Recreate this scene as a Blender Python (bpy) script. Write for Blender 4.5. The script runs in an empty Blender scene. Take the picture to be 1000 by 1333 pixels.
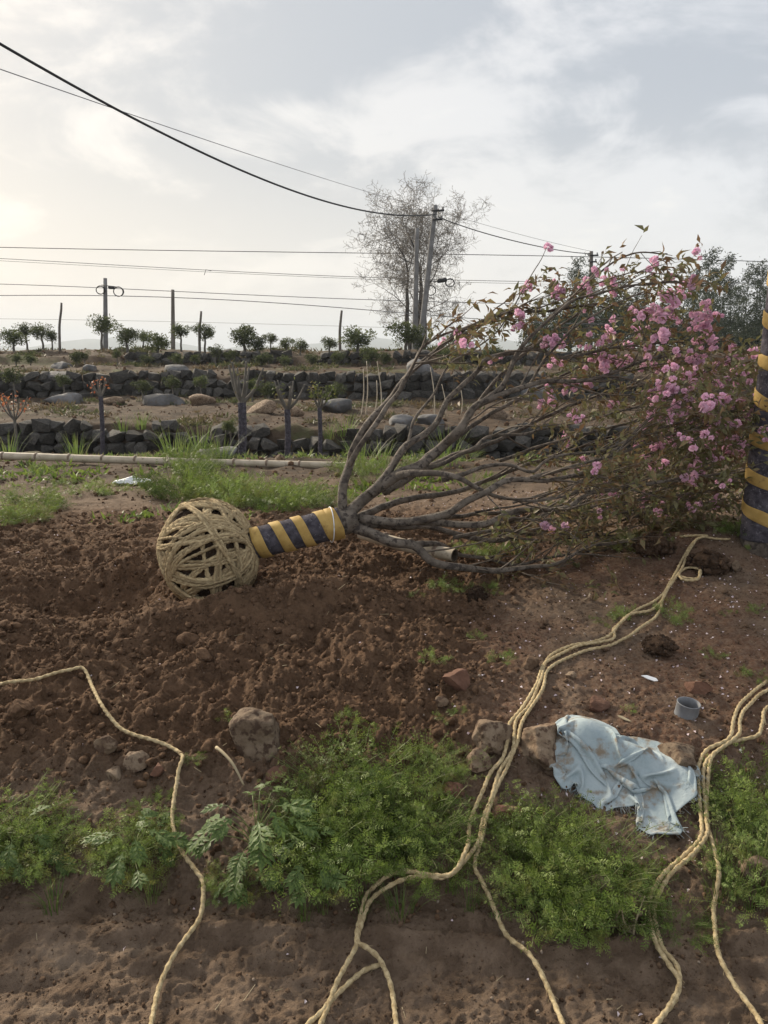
import bpy, bmesh, math, random
import numpy as np
from mathutils import Vector, Matrix

R = math.radians
rng = np.random.default_rng(7)
random.seed(7)
scene = bpy.context.scene
COL = scene.collection

# ------------------------------------------------------------------ camera
PITCH = R(11.6)
CAM = np.array([0.0, 0.0, 1.6])
cam_d = bpy.data.cameras.new('camera')
cam = bpy.data.objects.new('camera', cam_d)
COL.objects.link(cam)
cam.location = CAM
cam.rotation_euler = (R(90) - PITCH, 0, 0)
cam_d.sensor_fit = 'VERTICAL'
cam_d.sensor_height = 36.0
cam_d.lens = 27.0
cam_d.clip_start = 0.05
cam_d.clip_end = 20000
scene.camera = cam

# ------------------------------------------------------------------ sky, sun, exposure
SUN_AZ = R(-40)          # left of the viewing direction
SUN_EL = R(28)
SUN_DIR = Vector((math.sin(SUN_AZ) * math.cos(SUN_EL), math.cos(SUN_AZ) * math.cos(SUN_EL), math.sin(SUN_EL)))
world = bpy.data.worlds.new('World')
scene.world = world
world.use_nodes = True
wt = world.node_tree
wt.nodes.clear()


class NT:
    """tiny node helper"""
    def __init__(s, t):
        s.t = t

    def n(s, kind, **kw):
        nd = s.t.nodes.new(kind)
        for k, v in kw.items():
            setattr(nd, k, v)
        return nd

    def l(s, a, b):
        s.t.links.new(a, b)

    def val(s, sock, v):
        if hasattr(v, 'links') or hasattr(v, 'is_linked'):
            s.l(v, sock)
        else:
            sock.default_value = v

    def math(s, op, a, b=0.0, c=None, clamp=False):
        m = s.n('ShaderNodeMath', operation=op, use_clamp=clamp)
        s.val(m.inputs[0], a)
        s.val(m.inputs[1], b)
        if c is not None:
            s.val(m.inputs[2], c)
        return m.outputs[0]

    def vmath(s, op, a, b):
        m = s.n('ShaderNodeVectorMath', operation=op)
        s.val(m.inputs[0], a)
        s.val(m.inputs[1], b)
        return m.outputs['Value'] if op in ('DOT_PRODUCT', 'LENGTH', 'DISTANCE') else m.outputs[0]

    def mix(s, f, a, b, blend='MIX'):
        m = s.n('ShaderNodeMix', data_type='RGBA', blend_type=blend)
        s.val(m.inputs['Factor'], f)
        for sk, v in ((m.inputs[6], a), (m.inputs[7], b)):
            if isinstance(v, tuple):
                sk.default_value = (*v[:3], 1)
            else:
                s.l(v, sk)
        return m.outputs[2]

    def noise(s, vec, scale, detail=4, rough=0.5, dist=0.0):
        m = s.n('ShaderNodeTexNoise')
        m.inputs['Scale'].default_value = scale
        m.inputs['Detail'].default_value = detail
        m.inputs['Roughness'].default_value = rough
        m.inputs['Distortion'].default_value = dist
        if vec is not None:
            s.l(vec, m.inputs['Vector'])
        return m.outputs['Fac']

    def ramp(s, f, lo, hi):
        m = s.n('ShaderNodeMapRange', interpolation_type='SMOOTHSTEP')
        s.val(m.inputs[0], f)
        m.inputs[1].default_value = lo
        m.inputs[2].default_value = hi
        return m.outputs[0]


w = NT(wt)
CLOUD_Z = 11.3
skyn = w.n('ShaderNodeTexSky', sky_type='NISHITA')
skyn.sun_disc = False
skyn.sun_elevation = SUN_EL
skyn.sun_rotation = SUN_AZ
skyn.air_density = 1.6
skyn.dust_density = 3.0
tc = w.n('ShaderNodeTexCoord')
dirv = tc.outputs['Generated']
sep = w.n('ShaderNodeSeparateXYZ')
w.l(dirv, sep.inputs[0])
zc = w.math('MAXIMUM', sep.outputs[2], 0.0)
den = w.math('ADD', zc, 0.30)
cx = w.math('DIVIDE', sep.outputs[0], den)
cy = w.math('DIVIDE', sep.outputs[1], den)
comb = w.n('ShaderNodeCombineXYZ')
w.l(cx, comb.inputs[0])
w.l(cy, comb.inputs[1])
comb.inputs[2].default_value = CLOUD_Z
n1 = w.noise(comb.outputs[0], 1.0, 8, 0.55, 0.35)
n2 = w.noise(comb.outputs[0], 2.7, 7, 0.6, 0.5)
nn = w.math('ADD', w.math('MULTIPLY', n1, 0.62), w.math('MULTIPLY', n2, 0.38))
sdot = w.math('MAXIMUM', w.vmath('DOT_PRODUCT', dirv, tuple(SUN_DIR)), 0.0)
glow = w.math('POWER', sdot, 9.0)
glow_w = w.math('POWER', sdot, 2.0)
# thin bright veil, grey cloud bodies, bright cloud edges
veil = w.mix(glow_w, (5.45, 5.7, 6.25), (6.5, 6.2, 5.9))
dark = w.mix(glow_w, (3.3, 3.6, 4.15), (3.6, 3.8, 4.15))
bright = w.mix(glow_w, (6.9, 6.85, 6.8), (7.6, 7.3, 6.8))
c1 = w.mix(w.ramp(nn, 0.49, 0.585), veil, dark)
c2 = w.mix(w.ramp(nn, 0.465, 0.40), c1, bright)
low = w.ramp(zc, 0.30, 0.0)          # clouds thin out and warm towards the horizon
horizon = w.mix(glow_w, (6.0, 6.2, 6.5), (8.4, 7.3, 5.9))
c3 = w.mix(w.math('MULTIPLY', low, 0.75), c2, horizon)
c3 = w.mix(w.math('MULTIPLY', glow, 0.18), c3, (8.2, 7.7, 6.9))
cover = w.mix(0.9, skyn.outputs[0], c3)
bg = w.n('ShaderNodeBackground')
w.l(cover, bg.inputs[0])
bg.inputs[1].default_value = 0.086
wo = w.n('ShaderNodeOutputWorld')
w.l(bg.outputs[0], wo.inputs[0])

sun_d = bpy.data.lights.new('sun', 'SUN')
sun_d.energy = 4.6
sun_d.angle = R(8)
sun_d.color = (1.0, 0.88, 0.70)
sun = bpy.data.objects.new('sun', sun_d)
COL.objects.link(sun)
sun.rotation_euler = SUN_DIR.to_track_quat('Z', 'Y').to_euler()
sun.location = (-20, 20, 30)

scene.view_settings.view_transform = 'Standard'
scene.view_settings.look = 'None'
scene.view_settings.exposure = 0.75
scene.view_settings.gamma = 1.0
scene.view_settings.use_curve_mapping = False
scene.render.engine = 'CYCLES'
scene.cycles.use_denoising = True
scene.cycles.denoising_prefilter = 'ACCURATE'
scene.cycles.use_adaptive_sampling = False
scene.cycles.max_bounces = 6
scene.cycles.diffuse_bounces = 3
scene.cycles.glossy_bounces = 2
scene.cycles.transparent_max_bounces = 6
scene.cycles.volume_bounces = 0
scene.cycles.sample_clamp_indirect = 3.0
scene.cycles.sample_clamp_direct = 8.0

# ------------------------------------------------------------------ pixel rays (photo pixels, 1000 x 1333)
FPX = 1000.0
FWD = np.array([0, math.cos(PITCH), -math.sin(PITCH)])
UPV = np.array([0, math.sin(PITCH), math.cos(PITCH)])
RGT = np.array([1.0, 0, 0])


def ray(px, py):
    return FWD + RGT * (px - 500) / FPX + UPV * (666.5 - py) / FPX


def at(px, py, Y):
    d = ray(px, py)
    return CAM + d * (Y / d[1])


# ------------------------------------------------------------------ noise and terrain
_perm = np.random.default_rng(3).permutation(512)
_perm = np.concatenate([_perm, _perm, _perm])
_ang = np.random.default_rng(4).uniform(0, 2 * np.pi, 512)
_gx, _gy = np.cos(_ang), np.sin(_ang)


def perlin(x, y, seed=0):
    x = np.asarray(x, float) + seed * 17.31
    y = np.asarray(y, float) + seed * 9.77
    xi = np.floor(x).astype(int)
    yi = np.floor(y).astype(int)
    xf = x - xi
    yf = y - yi
    u = xf * xf * xf * (xf * (xf * 6 - 15) + 10)
    v = yf * yf * yf * (yf * (yf * 6 - 15) + 10)

    def g(ix, iy, dx, dy):
        h = _perm[_perm[ix & 511] + (iy & 511)] & 511
        return _gx[h] * dx + _gy[h] * dy
    a = g(xi, yi, xf, yf)
    b = g(xi + 1, yi, xf - 1, yf)
    c = g(xi, yi + 1, xf, yf - 1)
    d = g(xi + 1, yi + 1, xf - 1, yf - 1)
    return (a + (b - a) * u) + ((c + (d - c) * u) - (a + (b - a) * u)) * v


def sstep(a, b, x):
    t = np.clip((np.asarray(x, float) - a) / (b - a), 0, 1)
    return t * t * (3 - 2 * t)


def bump(x, y, cx, cy, rx, ry, rot=0.0):
    c, s = math.cos(rot), math.sin(rot)
    dx, dy = x - cx, y - cy
    u = (dx * c + dy * s) / rx
    v = (-dx * s + dy * c) / ry
    return np.exp(-(u * u + v * v))


PY = np.array([-60, 1.9, 1.98, 2.06, 2.3, 2.6, 3.0, 3.7, 4.2, 5.0, 6.0, 7.5, 8.5, 9.5, 11, 12.55, 12.95, 13.1, 16, 19.6, 19.95,
               20.1, 23, 24.95, 25.1, 28, 31, 45, 90, 9000.0])
PZ = np.array([0, 0, .02, .075, .13, .25, .31, .35, .40, .45, .44, .42, .40, .32, .08, -.14, -.14, .40, .44, .49, .49,
               1.03, 1.2, 1.27, 1.5, 1.74, 1.70, 1.2, .6, .3])
_ty = np.linspace(-60, 60, 24001)
_tz = np.interp(_ty, PY, PZ)
_k = np.exp(-0.5 * (np.arange(-24, 25) / 9.0) ** 2)
_k /= _k.sum()
_tz = np.convolve(np.pad(_tz, 24, 'edge'), _k, 'valid')


def wob(x):
    return 0.55 * np.sin(x * 0.33 + 0.6) + 0.35 * np.sin(x * 0.71 + 2.0)


def tilled_mask(x, y):
    e = 0.35 * perlin(x * 1.6, y * 1.6, 5) + 0.18 * perlin(x * 5, y * 5, 6)
    m = sstep(0.75, 0.25, x + e - 0.28 * (y - 3.2)) * sstep(2.2, 2.6, y + e * 0.4) * sstep(6.3, 5.0, y + e)
    return m


def path_mask(x, y):
    e = 0.06 * perlin(x * 3, y * 3, 8)
    return sstep(2.06, 1.94, y + e + 0.035 * x)


def silt_mask(x, y):
    m = perlin(x * 1.5, y * 3.4, 44) + .25 * perlin(x * 6, y * 8, 45) + .5 * bump(x, y, -.95, 1.62, .35, .12) - .20
    return sstep(.0, .16, m) * path_mask(x, y) * sstep(1.86, 1.78, y)


def H(x, y, fine=True):
    x = np.asarray(x, float)
    y = np.asarray(y, float)
    yy = y + wob(x) * sstep(10.5, 12.3, y) * sstep(60, 35, y)
    near = sstep(3.0, 2.0, y)
    yy = yy + near * (0.035 * x + 0.06 * perlin(x * 2.2, y * 0.3, 8) + 0.02 * perlin(x * 9, y * 9, 18))
    z = np.where(yy < 59, np.interp(yy, _ty, _tz), np.interp(yy, PY, PZ))
    # features: pit dug on the left, spoil heap beside the root ball, rise on the right
    z = z - 0.16 * bump(x, y, -1.50, 3.85, .42, .30, -.2)
    z = z + 0.07 * bump(x, y, -1.95, 3.40, .5, .25) + 0.06 * bump(x, y, -1.2, 4.35, .5, .25)
    z = z + 0.15 * bump(x, y, -.42, 3.60, .42, .24, .25) + 0.09 * bump(x, y, -.95, 3.40, .5, .16, .1)
    z = z + 0.06 * bump(x, y, -.1, 3.25, .5, .35)
    z = z + 0.07 * sstep(.7, 1.9, x) * sstep(2.6, 3.8, y) * sstep(7.5, 5.2, y)
    z = z + 0.13 * bump(x, y, 1.85, 4.35, .45, .22, .2)
    z = z - 0.05 * bump(x, y, .9, 4.7, .6, .4)
    mid = sstep(4.8, 7, y) * sstep(29, 24, y)
    z = z + mid * (.45 + .55 * sstep(9, 10.5, y)) * (0.10 * perlin(x * .7, y * .7, 1) + 0.05 * perlin(x * 2.1, y * 2.1, 2))
    z = z + sstep(24, 27, y) * sstep(60, 35, y) * 0.16 * perlin(x * .45, y * .3, 11)
    rg = sstep(5.2, 7, y) * sstep(60, 30, y)
    z = z + rg * (.05 * perlin(x * 2.6, y * 2.6, 51) + .03 * perlin(x * 6, y * 6, 52))
    if not fine:
        return z
    t = tilled_mask(x, y)
    p = path_mask(x, y)
    far = sstep(9, 4, y)
    a = perlin(x * 4.2, y * 4.2, 3)
    b = perlin(x * 10.5 + a, y * 10.5, 4)
    z = z + (0.016 + 0.034 * t - 0.010 * p) * a * (0.4 + 0.6 * far)
    z = z + (0.012 + 0.034 * t - 0.006 * p) * (0.5 - np.abs(b) * 1.8) * far
    c = perlin(x * 25 + 2 * b, y * 25, 7)
    d = perlin(x * 55, y * 55, 9)
    vn = sstep(8, 4.5, y)
    z = z + vn * ((0.014 + 0.014 * t - 0.006 * p) * (0.35 - np.abs(c) * 1.5) + (0.005 + 0.008 * t - 0.002 * p) * d)
    # wheel-track ridges and crumbled mud along the path, flat where silt has settled
    fl = 1 - .85 * silt_mask(x, y)
    q = perlin(x * 5, y * 20, 21)
    e = perlin(x * 20 + q, y * 26, 22)
    z = z + p * (0.020 * np.exp(-((y - 1.86 + 0.03 * np.sin(x * 3)) / 0.03) ** 2) - 0.02 * sstep(1.82, 1.72, y)
                 + fl * (0.020 * q + .016 * (.3 - np.abs(e)) + .014 * np.maximum(0, perlin(x * 42, y * 42, 23)) + .005 * perlin(x * 90, y * 90, 24)))
    bank = sstep(1.92, 2.02, y) * sstep(2.75, 2.5, y) * (1 - t)
    z = z + bank * (.018 * perlin(x * 9, y * 12, 25) + .012 * (.3 - np.abs(perlin(x * 24, y * 24, 26))) + .004 * d)
    return z


_ts = np.concatenate([np.linspace(1.2, 8, 2200), np.geomspace(8.01, 120, 1500)])


def hit(px, py, fine=True):
    d = ray(px, py)
    P = CAM[None] + _ts[:, None] * d[None]
    f = P[:, 2] - H(P[:, 0], P[:, 1], fine)
    i = np.argmax(f < 0)
    if f[i] >= 0:
        i = len(f) - 1
    p = P[i].copy()
    p[2] = float(H(p[0], p[1], fine))
    return p


def hz(x, y):
    return float(H(x, y))


# ------------------------------------------------------------------ mesh helpers
def mesh_np(name, V, F, mat=None, smooth=True):
    V = np.asarray(V, np.float32)
    me = bpy.data.meshes.new(name)
    if isinstance(F, np.ndarray):
        F = [F]
    me.vertices.add(len(V))
    me.vertices.foreach_set('co', V.ravel())
    idx = np.concatenate([np.asarray(f, np.int32).ravel() for f in F])
    cnt = np.concatenate([np.full(len(f), np.asarray(f).shape[1], np.int32) for f in F])
    st = np.zeros(len(cnt), np.int32)
    st[1:] = np.cumsum(cnt)[:-1]
    me.loops.add(len(idx))
    me.loops.foreach_set('vertex_index', idx)
    me.polygons.add(len(cnt))
    me.polygons.foreach_set('loop_start', st)
    me.polygons.foreach_set('loop_total', cnt)
    me.polygons.foreach_set('use_smooth', np.full(len(cnt), smooth, bool))
    me.update(calc_edges=True)
    if mat is not None:
        me.materials.append(mat)
    return me


class Geo:
    """collects vertices, triangles and quads"""
    def __init__(s):
        s.V, s.T, s.Q, s.n = [], [], [], 0

    def add(s, V, T=None, Q=None):
        V = np.asarray(V, float).reshape(-1, 3)
        if T is not None and len(T):
            s.T.append(np.asarray(T) + s.n)
        if Q is not None and len(Q):
            s.Q.append(np.asarray(Q) + s.n)
        s.V.append(V)
        s.n += len(V)

    def mesh(s, name, mat, smooth=True, origin=(0, 0, 0)):
        F = []
        if s.T:
            F.append(np.concatenate(s.T))
        if s.Q:
            F.append(np.concatenate(s.Q))
        return mesh_np(name, np.concatenate(s.V) - np.asarray(origin, float), F, mat, smooth)


def link(name, me, parent=None, loc=None):
    o = bpy.data.objects.new(name, me)
    COL.objects.link(o)
    if parent is not None:
        o.parent = parent
    if loc is not None:
        o.location = loc
    return o


def tag(o, label, cat, group=None):
    o['label'] = label
    o['category'] = cat
    if group:
        o['group'] = group
    return o


def thing(name, label, cat, loc, group=None, rz=0.0):
    o = bpy.data.objects.new(name, None)
    o.empty_display_size = 0.1
    COL.objects.link(o)
    o.location = loc
    o.rotation_euler = (0, 0, rz)
    return tag(o, label, cat, group)


def rand_rot(n, g=rng):
    q = g.normal(size=(n, 4))
    q /= np.linalg.norm(q, axis=1, keepdims=True)
    a, b, c, d = q.T
    return np.stack([np.stack([1 - 2 * (c * c + d * d), 2 * (b * c - a * d), 2 * (b * d + a * c)], 1),
                     np.stack([2 * (b * c + a * d), 1 - 2 * (b * b + d * d), 2 * (c * d - a * b)], 1),
                     np.stack([2 * (b * d - a * c), 2 * (c * d + a * b), 1 - 2 * (b * b + c * c)], 1)], 1)


def unit(v):
    v = np.asarray(v, float)
    return v / np.maximum(np.linalg.norm(v, axis=-1, keepdims=True), 1e-9)


def resample(P, step, r=None):
    """Catmull-Rom through P (and radii r), resampled at even spacing"""
    P = np.asarray(P, float)
    A = P if r is None else np.column_stack([P, r])
    A = np.vstack([2 * A[0] - A[1], A, 2 * A[-1] - A[-2]])
    out = []
    for i in range(1, len(A) - 2):
        t = np.linspace(0, 1, 24, endpoint=False)[:, None]
        p0, p1, p2, p3 = A[i - 1], A[i], A[i + 1], A[i + 2]
        out.append(0.5 * (2 * p1 + (p2 - p0) * t + (2 * p0 - 5 * p1 + 4 * p2 - p3) * t ** 2 + (3 * p1 - p0 - 3 * p2 + p3) * t ** 3))
    out.append(A[-2][None])
    C = np.vstack(out)
    s = np.concatenate([[0], np.cumsum(np.linalg.norm(np.diff(C[:, :3], axis=0), axis=1))])
    n = max(3, int(s[-1] / step) + 1)
    si = np.linspace(0, s[-1], n)
    D = np.column_stack([np.interp(si, s, C[:, k]) for k in range(C.shape[1])])
    return (D, si) if r is None else (D[:, :3], D[:, 3], si)


def frames(P):
    T = unit(np.gradient(P, axis=0))
    N = np.zeros_like(P)
    a = np.array([0, 0, 1.0]) if abs(T[0][2]) < .9 else np.array([1.0, 0, 0])
    n = unit(np.cross(np.cross(T[0], a), T[0]))
    for i in range(len(P)):
        n = n - T[i] * np.dot(n, T[i])
        n = n / max(np.linalg.norm(n), 1e-9)
        N[i] = n
    return T, N, np.cross(T, N)


def sweep(P, r, sides, lobes=0, amp=0.0, twist=0.0, s=None, caps=True, prof=None):
    """tube along P; optional twisted lobes (rope)"""
    P = np.asarray(P, float)
    m = len(P)
    r = np.full(m, r) if np.isscalar(r) else np.asarray(r)
    T, N, B = frames(P)
    th = np.linspace(0, 2 * np.pi, sides, endpoint=False)[None]
    rr = r[:, None] * np.ones((1, sides))
    if lobes:
        rr = rr * (1 + amp * np.cos(lobes * (th + twist * s[:, None])))
    if prof is not None:
        rr = rr * prof(th, np.arange(m)[:, None] / max(m - 1, 1))
    V = P[:, None] + rr[..., None] * (np.cos(th)[..., None] * N[:, None] + np.sin(th)[..., None] * B[:, None])
    i = np.arange(m - 1)[:, None]
    j = np.arange(sides)[None]
    j2 = (j + 1) % sides
    Q = np.stack([i * sides + j, i * sides + j2, (i + 1) * sides + j2, (i + 1) * sides + j], -1).reshape(-1, 4)
    V = V.reshape(-1, 3)
    T_ = None
    if caps:
        V = np.vstack([V, P[0], P[-1]])
        a, b = m * sides, m * sides + 1
        jj = np.arange(sides)
        T_ = np.vstack([np.stack([np.full(sides, a), (jj + 1) % sides, jj], 1),
                        np.stack([np.full(sides, b), (m - 1) * sides + jj, (m - 1) * sides + (jj + 1) % sides], 1)])
    return V, T_, Q


def prisms(P0, P1, r0, r1, sides=3):
    """many thin tapered segments at once"""
    P0, P1 = np.asarray(P0, float), np.asarray(P1, float)
    n = len(P0)
    T = unit(P1 - P0)
    a = np.where(np.abs(T[:, 2:3]) < .9, np.array([[0, 0, 1.0]]), np.array([[1.0, 0, 0]]))
    N = unit(np.cross(T, a))
    B = np.cross(T, N)
    th = np.linspace(0, 2 * np.pi, sides, endpoint=False)
    d = np.cos(th)[None, :, None] * N[:, None] + np.sin(th)[None, :, None] * B[:, None]
    r0 = np.broadcast_to(r0, (n,))[:, None, None]
    r1 = np.broadcast_to(r1, (n,))[:, None, None]
    V = np.concatenate([P0[:, None] + d * r0, P1[:, None] + d * r1], 1).reshape(-1, 3)
    j = np.arange(sides)
    q = np.stack([j, (j + 1) % sides, sides + (j + 1) % sides, sides + j], 1)
    Q = (np.arange(n)[:, None, None] * 2 * sides + q[None]).reshape(-1, 4)
    return V, Q


def leaves(P, D, Nn, L, W, fold=0.25, droop=0.2):
    """folded five-vertex leaves"""
    P, D = np.asarray(P, float), unit(D)
    n = len(P)
    S = unit(np.cross(D, Nn))
    U = np.cross(S, D)
    L = np.broadcast_to(L, (n,))[:, None]
    W = np.broadcast_to(W, (n,))[:, None]
    mid = P + D * L * .45
    V = np.stack([P, mid + S * W / 2 + U * W * fold, mid, mid - S * W / 2 + U * W * fold, P + D * L - U * L * droop], 1).reshape(-1, 3)
    t = np.array([[0, 1, 2], [0, 2, 3], [1, 4, 2], [2, 4, 3]])
    return V, (np.arange(n)[:, None, None] * 5 + t[None]).reshape(-1, 3)


# ------------------------------------------------------------------ materials
def newmat(name):
    m = bpy.data.materials.new(name)
    m.use_nodes = True
    m.node_tree.nodes.clear()
    return m, NT(m.node_tree)


def std(name, a, b, scale=8.0, rough=0.85, bump=0.3, bscale=40.0, dist=0.01, objrand=0.0, c=None, spec=0.25, detail=5, coord='Object',
        stretch=None, c_lo=.55, c_hi=.7):
    m, t = newmat(name)
    tc = t.n('ShaderNodeTexCoord')
    vec = tc.outputs[coord]
    if stretch:
        mp = t.n('ShaderNodeMapping')
        mp.inputs['Scale'].default_value = stretch
        t.l(vec, mp.inputs[0])
        vec = mp.outputs[0]
    oi = t.n('ShaderNodeObjectInfo')
    off = t.n('ShaderNodeVectorMath', operation='ADD')
    t.l(vec, off.inputs[0])
    cmb = t.n('ShaderNodeCombineXYZ')
    t.l(t.math('MULTIPLY', oi.outputs['Random'], 37.0), cmb.inputs[0])
    t.l(cmb.outputs[0], off.inputs[1])
    vec = off.outputs[0]
    f = t.ramp(t.noise(vec, scale, detail, .6), .3, .7)
    col = t.mix(f, a, b)
    if c is not None:
        col = t.mix(t.ramp(t.noise(vec, scale * 2.3, 4, .6), c_lo, c_hi), col, c)
    if objrand:
        hsv = t.n('ShaderNodeHueSaturation')
        t.l(col, hsv.inputs['Color'])
        t.l(t.math('ADD', t.math('MULTIPLY', oi.outputs['Random'], objrand), 1 - objrand / 2), hsv.inputs['Value'])
        col = hsv.outputs[0]
    p = t.n('ShaderNodeBsdfPrincipled')
    t.l(col, p.inputs['Base Color'])
    p.inputs['Roughness'].default_value = rough
    p.inputs['Specular IOR Level'].default_value = spec
    if bump:
        bn = t.n('ShaderNodeBump')
        bn.inputs['Strength'].default_value = bump
        bn.inputs['Distance'].default_value = dist
        t.l(t.noise(vec, bscale, 6, .65), bn.inputs['Height'])
        t.l(bn.outputs[0], p.inputs['Normal'])
    o = t.n('ShaderNodeOutputMaterial')
    t.l(p.outputs[0], o.inputs[0])
    return m


def leafmat(name, a, b, c=None, scale=5.0, trans=0.35, rough=.55, objrand=0.0, fine=60.0):
    m, t = newmat(name)
    tc = t.n('ShaderNodeTexCoord')
    vec = tc.outputs['Object']
    oi = t.n('ShaderNodeObjectInfo')
    f = t.ramp(t.noise(vec, fine, 2, .5), .35, .65)
    col = t.mix(f, a, b)
    if c is not None:
        col = t.mix(t.ramp(t.noise(vec, scale, 3, .5), .45, .62), col, c)
    if objrand:
        hsv = t.n('ShaderNodeHueSaturation')
        t.l(col, hsv.inputs['Color'])
        t.l(t.math('ADD', t.math('MULTIPLY', oi.outputs['Random'], objrand), 1 - objrand / 2), hsv.inputs['Value'])
        col = hsv.outputs[0]
    p = t.n('ShaderNodeBsdfPrincipled')
    t.l(col, p.inputs['Base Color'])
    p.inputs['Roughness'].default_value = rough
    p.inputs['Specular IOR Level'].default_value = .3
    tr = t.n('ShaderNodeBsdfTranslucent')
    t.l(col, tr.inputs[0])
    mx = t.n('ShaderNodeMixShader')
    mx.inputs[0].default_value = trans
    t.l(p.outputs[0], mx.inputs[1])
    t.l(tr.outputs[0], mx.inputs[2])
    o = t.n('ShaderNodeOutputMaterial')
    t.l(mx.outputs[0], o.inputs[0])
    return m


M = {}
M['clod'] = std('soil_clod', (.046, .026, .015), (.165, .100, .060), 26, .95, .7, 70, .012, c=(.14, .088, .056), spec=.1)  # crumb tones, with light-dark spread widened in the colour to imitate shading
M['ball_soil'] = std('ball_soil', (.030, .019, .013), (.062, .040, .026), 12, .95, .9, 60, .02, spec=.1)
M['dark_clod'] = std('dark_clod', (.045, .028, .018), (.098, .062, .040), 20, .95, .9, 60, .02, spec=.1)
M['red_clod'] = std('red_clod', (.066, .040, .025), (.165, .110, .072), 30, .95, .8, 60, .015, spec=.1)
M['stone'] = std('stone_tan', (.130, .088, .056), (.235, .175, .120), 16, .92, .8, 60, .008, c=(.075, .046, .030), objrand=.5, c_lo=.48, c_hi=.62)
M['red_stone'] = std('stone_red', (.105, .052, .034), (.165, .088, .058), 16, .9, .6, 45, .01, objrand=.4)
M['boulder'] = std('boulder_grey', (.085, .082, .080), (.165, .160, .158), 5, .85, .6, 14, .03, c=(.14, .105, .075), objrand=.35)
M['wall_stone'] = std('wall_stone', (.036, .034, .032), (.080, .073, .064), 4, .9, .5, 14, .03, c=(.115, .10, .078), objrand=.9)
M['pebble'] = std('pebble', (.20, .15, .11), (.34, .28, .22), 6, .9, .2, 60, .004)
M['rope'] = std('straw_rope', (.30, .225, .12), (.52, .42, .25), 60, .9, .8, 160, .004, c=(.19, .125, .07), spec=.15, stretch=(1, 1, 1), c_lo=.56, c_hi=.72)
M['rope_ball'] = std('straw_rope_weathered', (.24, .175, .095), (.44, .345, .20), 24, .9, .8, 160, .004, c=(.15, .10, .058), objrand=.5, spec=.15)
M['bark'] = std('cherry_bark', (.080, .064, .050), (.185, .155, .125), 14, .85, .8, 60, .012, c=(.050, .040, .034), c_lo=.5, c_hi=.62)
M['twig'] = std('cherry_twig', (.075, .058, .045), (.145, .118, .092), 18, .8, .3, 80, .004)
M['cloth'] = std('dark_wrap', (.038, .034, .041), (.095, .087, .102), 26, .95, .9, 110, .006, c=(.17, .16, .175), c_lo=.58, c_hi=.7, spec=.1)
M['tape'] = std('yellow_tape', (.34, .215, .060), (.46, .31, .10), 14, .75, .35, 60, .004, c=(.26, .165, .055), c_lo=.55, c_hi=.75)
M['bamboo'] = std('bamboo_pole', (.36, .30, .215), (.50, .43, .33), 6, .5, .15, 60, .003, c=(.22, .17, .12), c_lo=.58, c_hi=.72)
M['bamboo_node'] = std('bamboo_node', (.15, .11, .08), (.24, .18, .13), 20, .7, .2, 60, .003)
M['bamboo_hollow'] = std('bamboo_hollow', (.05, .036, .025), (.09, .065, .045), 20, .9, .2, 60, .003)
M['sack'] = std('faded_canvas', (.27, .33, .35), (.38, .43, .44), 7, .92, .7, 45, .006, c=(.22, .18, .135), c_lo=.50, c_hi=.68, spec=.1)
M['metal'] = std('grey_tin', (.14, .145, .155), (.22, .225, .235), 14, .6, .2, 60, .003, c=(.16, .10, .06), c_lo=.62, c_hi=.75)
M['white'] = std('white_plastic', (.60, .62, .64), (.72, .73, .74), 8, .5, .1, 60, .003)
M['concrete'] = std('pole_concrete', (.13, .125, .12), (.20, .195, .19), 3, .9, .2, 20, .005)
M['pole_wood'] = std('pole_wood', (.10, .085, .07), (.16, .14, .12), 6, .9, .4, 30, .01)
M['black'] = std('black_cable', (.012, .012, .013), (.022, .022, .023), 5, .6, 0)
M['greywire'] = std('grey_wire', (.10, .10, .105), (.15, .15, .155), 5, .6, 0)
M['bare_bark'] = std('dark_bark', (.040, .034, .030), (.075, .066, .058), 2, .9, .6, 8, .03)
M['bare_twig'] = std('bare_twig', (.10, .088, .075), (.16, .14, .12), 2, .9, 0)
M['bud'] = leafmat('bud_leaf', (.22, .20, .16), (.32, .29, .24), fine=2.0)
M['sap_bark'] = std('sapling_bark', (.09, .08, .068), (.16, .145, .125), 12, .9, .4, 50, .01)
M['leaf'] = leafmat('cherry_leaf', (.130, .125, .048), (.215, .205, .095), c=(.190, .115, .062), scale=7, objrand=.5)
M['blossom'] = leafmat('cherry_blossom', (.66, .36, .50), (.80, .56, .67), fine=70, trans=.3, rough=.7, objrand=.4)
M['petal'] = leafmat('fallen_petal', (.58, .46, .48), (.72, .63, .64), fine=30, trans=.15, rough=.7)
M['weed'] = leafmat('weed_leaf', (.130, .190, .034), (.225, .285, .066), c=(.085, .130, .026), scale=9, objrand=.35, fine=40)
M['weed_light'] = leafmat('weed_leaf_light', (.145, .215, .044), (.240, .310, .090), c=(.16, .17, .045), scale=9, objrand=.35, fine=40)
M['weed_stem'] = leafmat('weed_stem', (.15, .19, .06), (.25, .27, .12), fine=20)
M['mug'] = leafmat('mugwort_leaf', (.085, .135, .034), (.140, .195, .055), c=(.068, .11, .03), scale=14, objrand=.3, fine=30)
M['grass'] = leafmat('grass_blade', (.10, .16, .035), (.17, .225, .06), c=(.20, .18, .09), scale=6, objrand=.3, fine=20)
M['evergreen'] = leafmat('evergreen_leaf', (.055, .075, .022), (.110, .125, .040), c=(.040, .055, .02), scale=2.2, objrand=.4, fine=12)
M['young'] = leafmat('young_leaf', (.085, .115, .030), (.15, .165, .05), c=(.16, .12, .04), scale=4, objrand=.3, fine=12)
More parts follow.
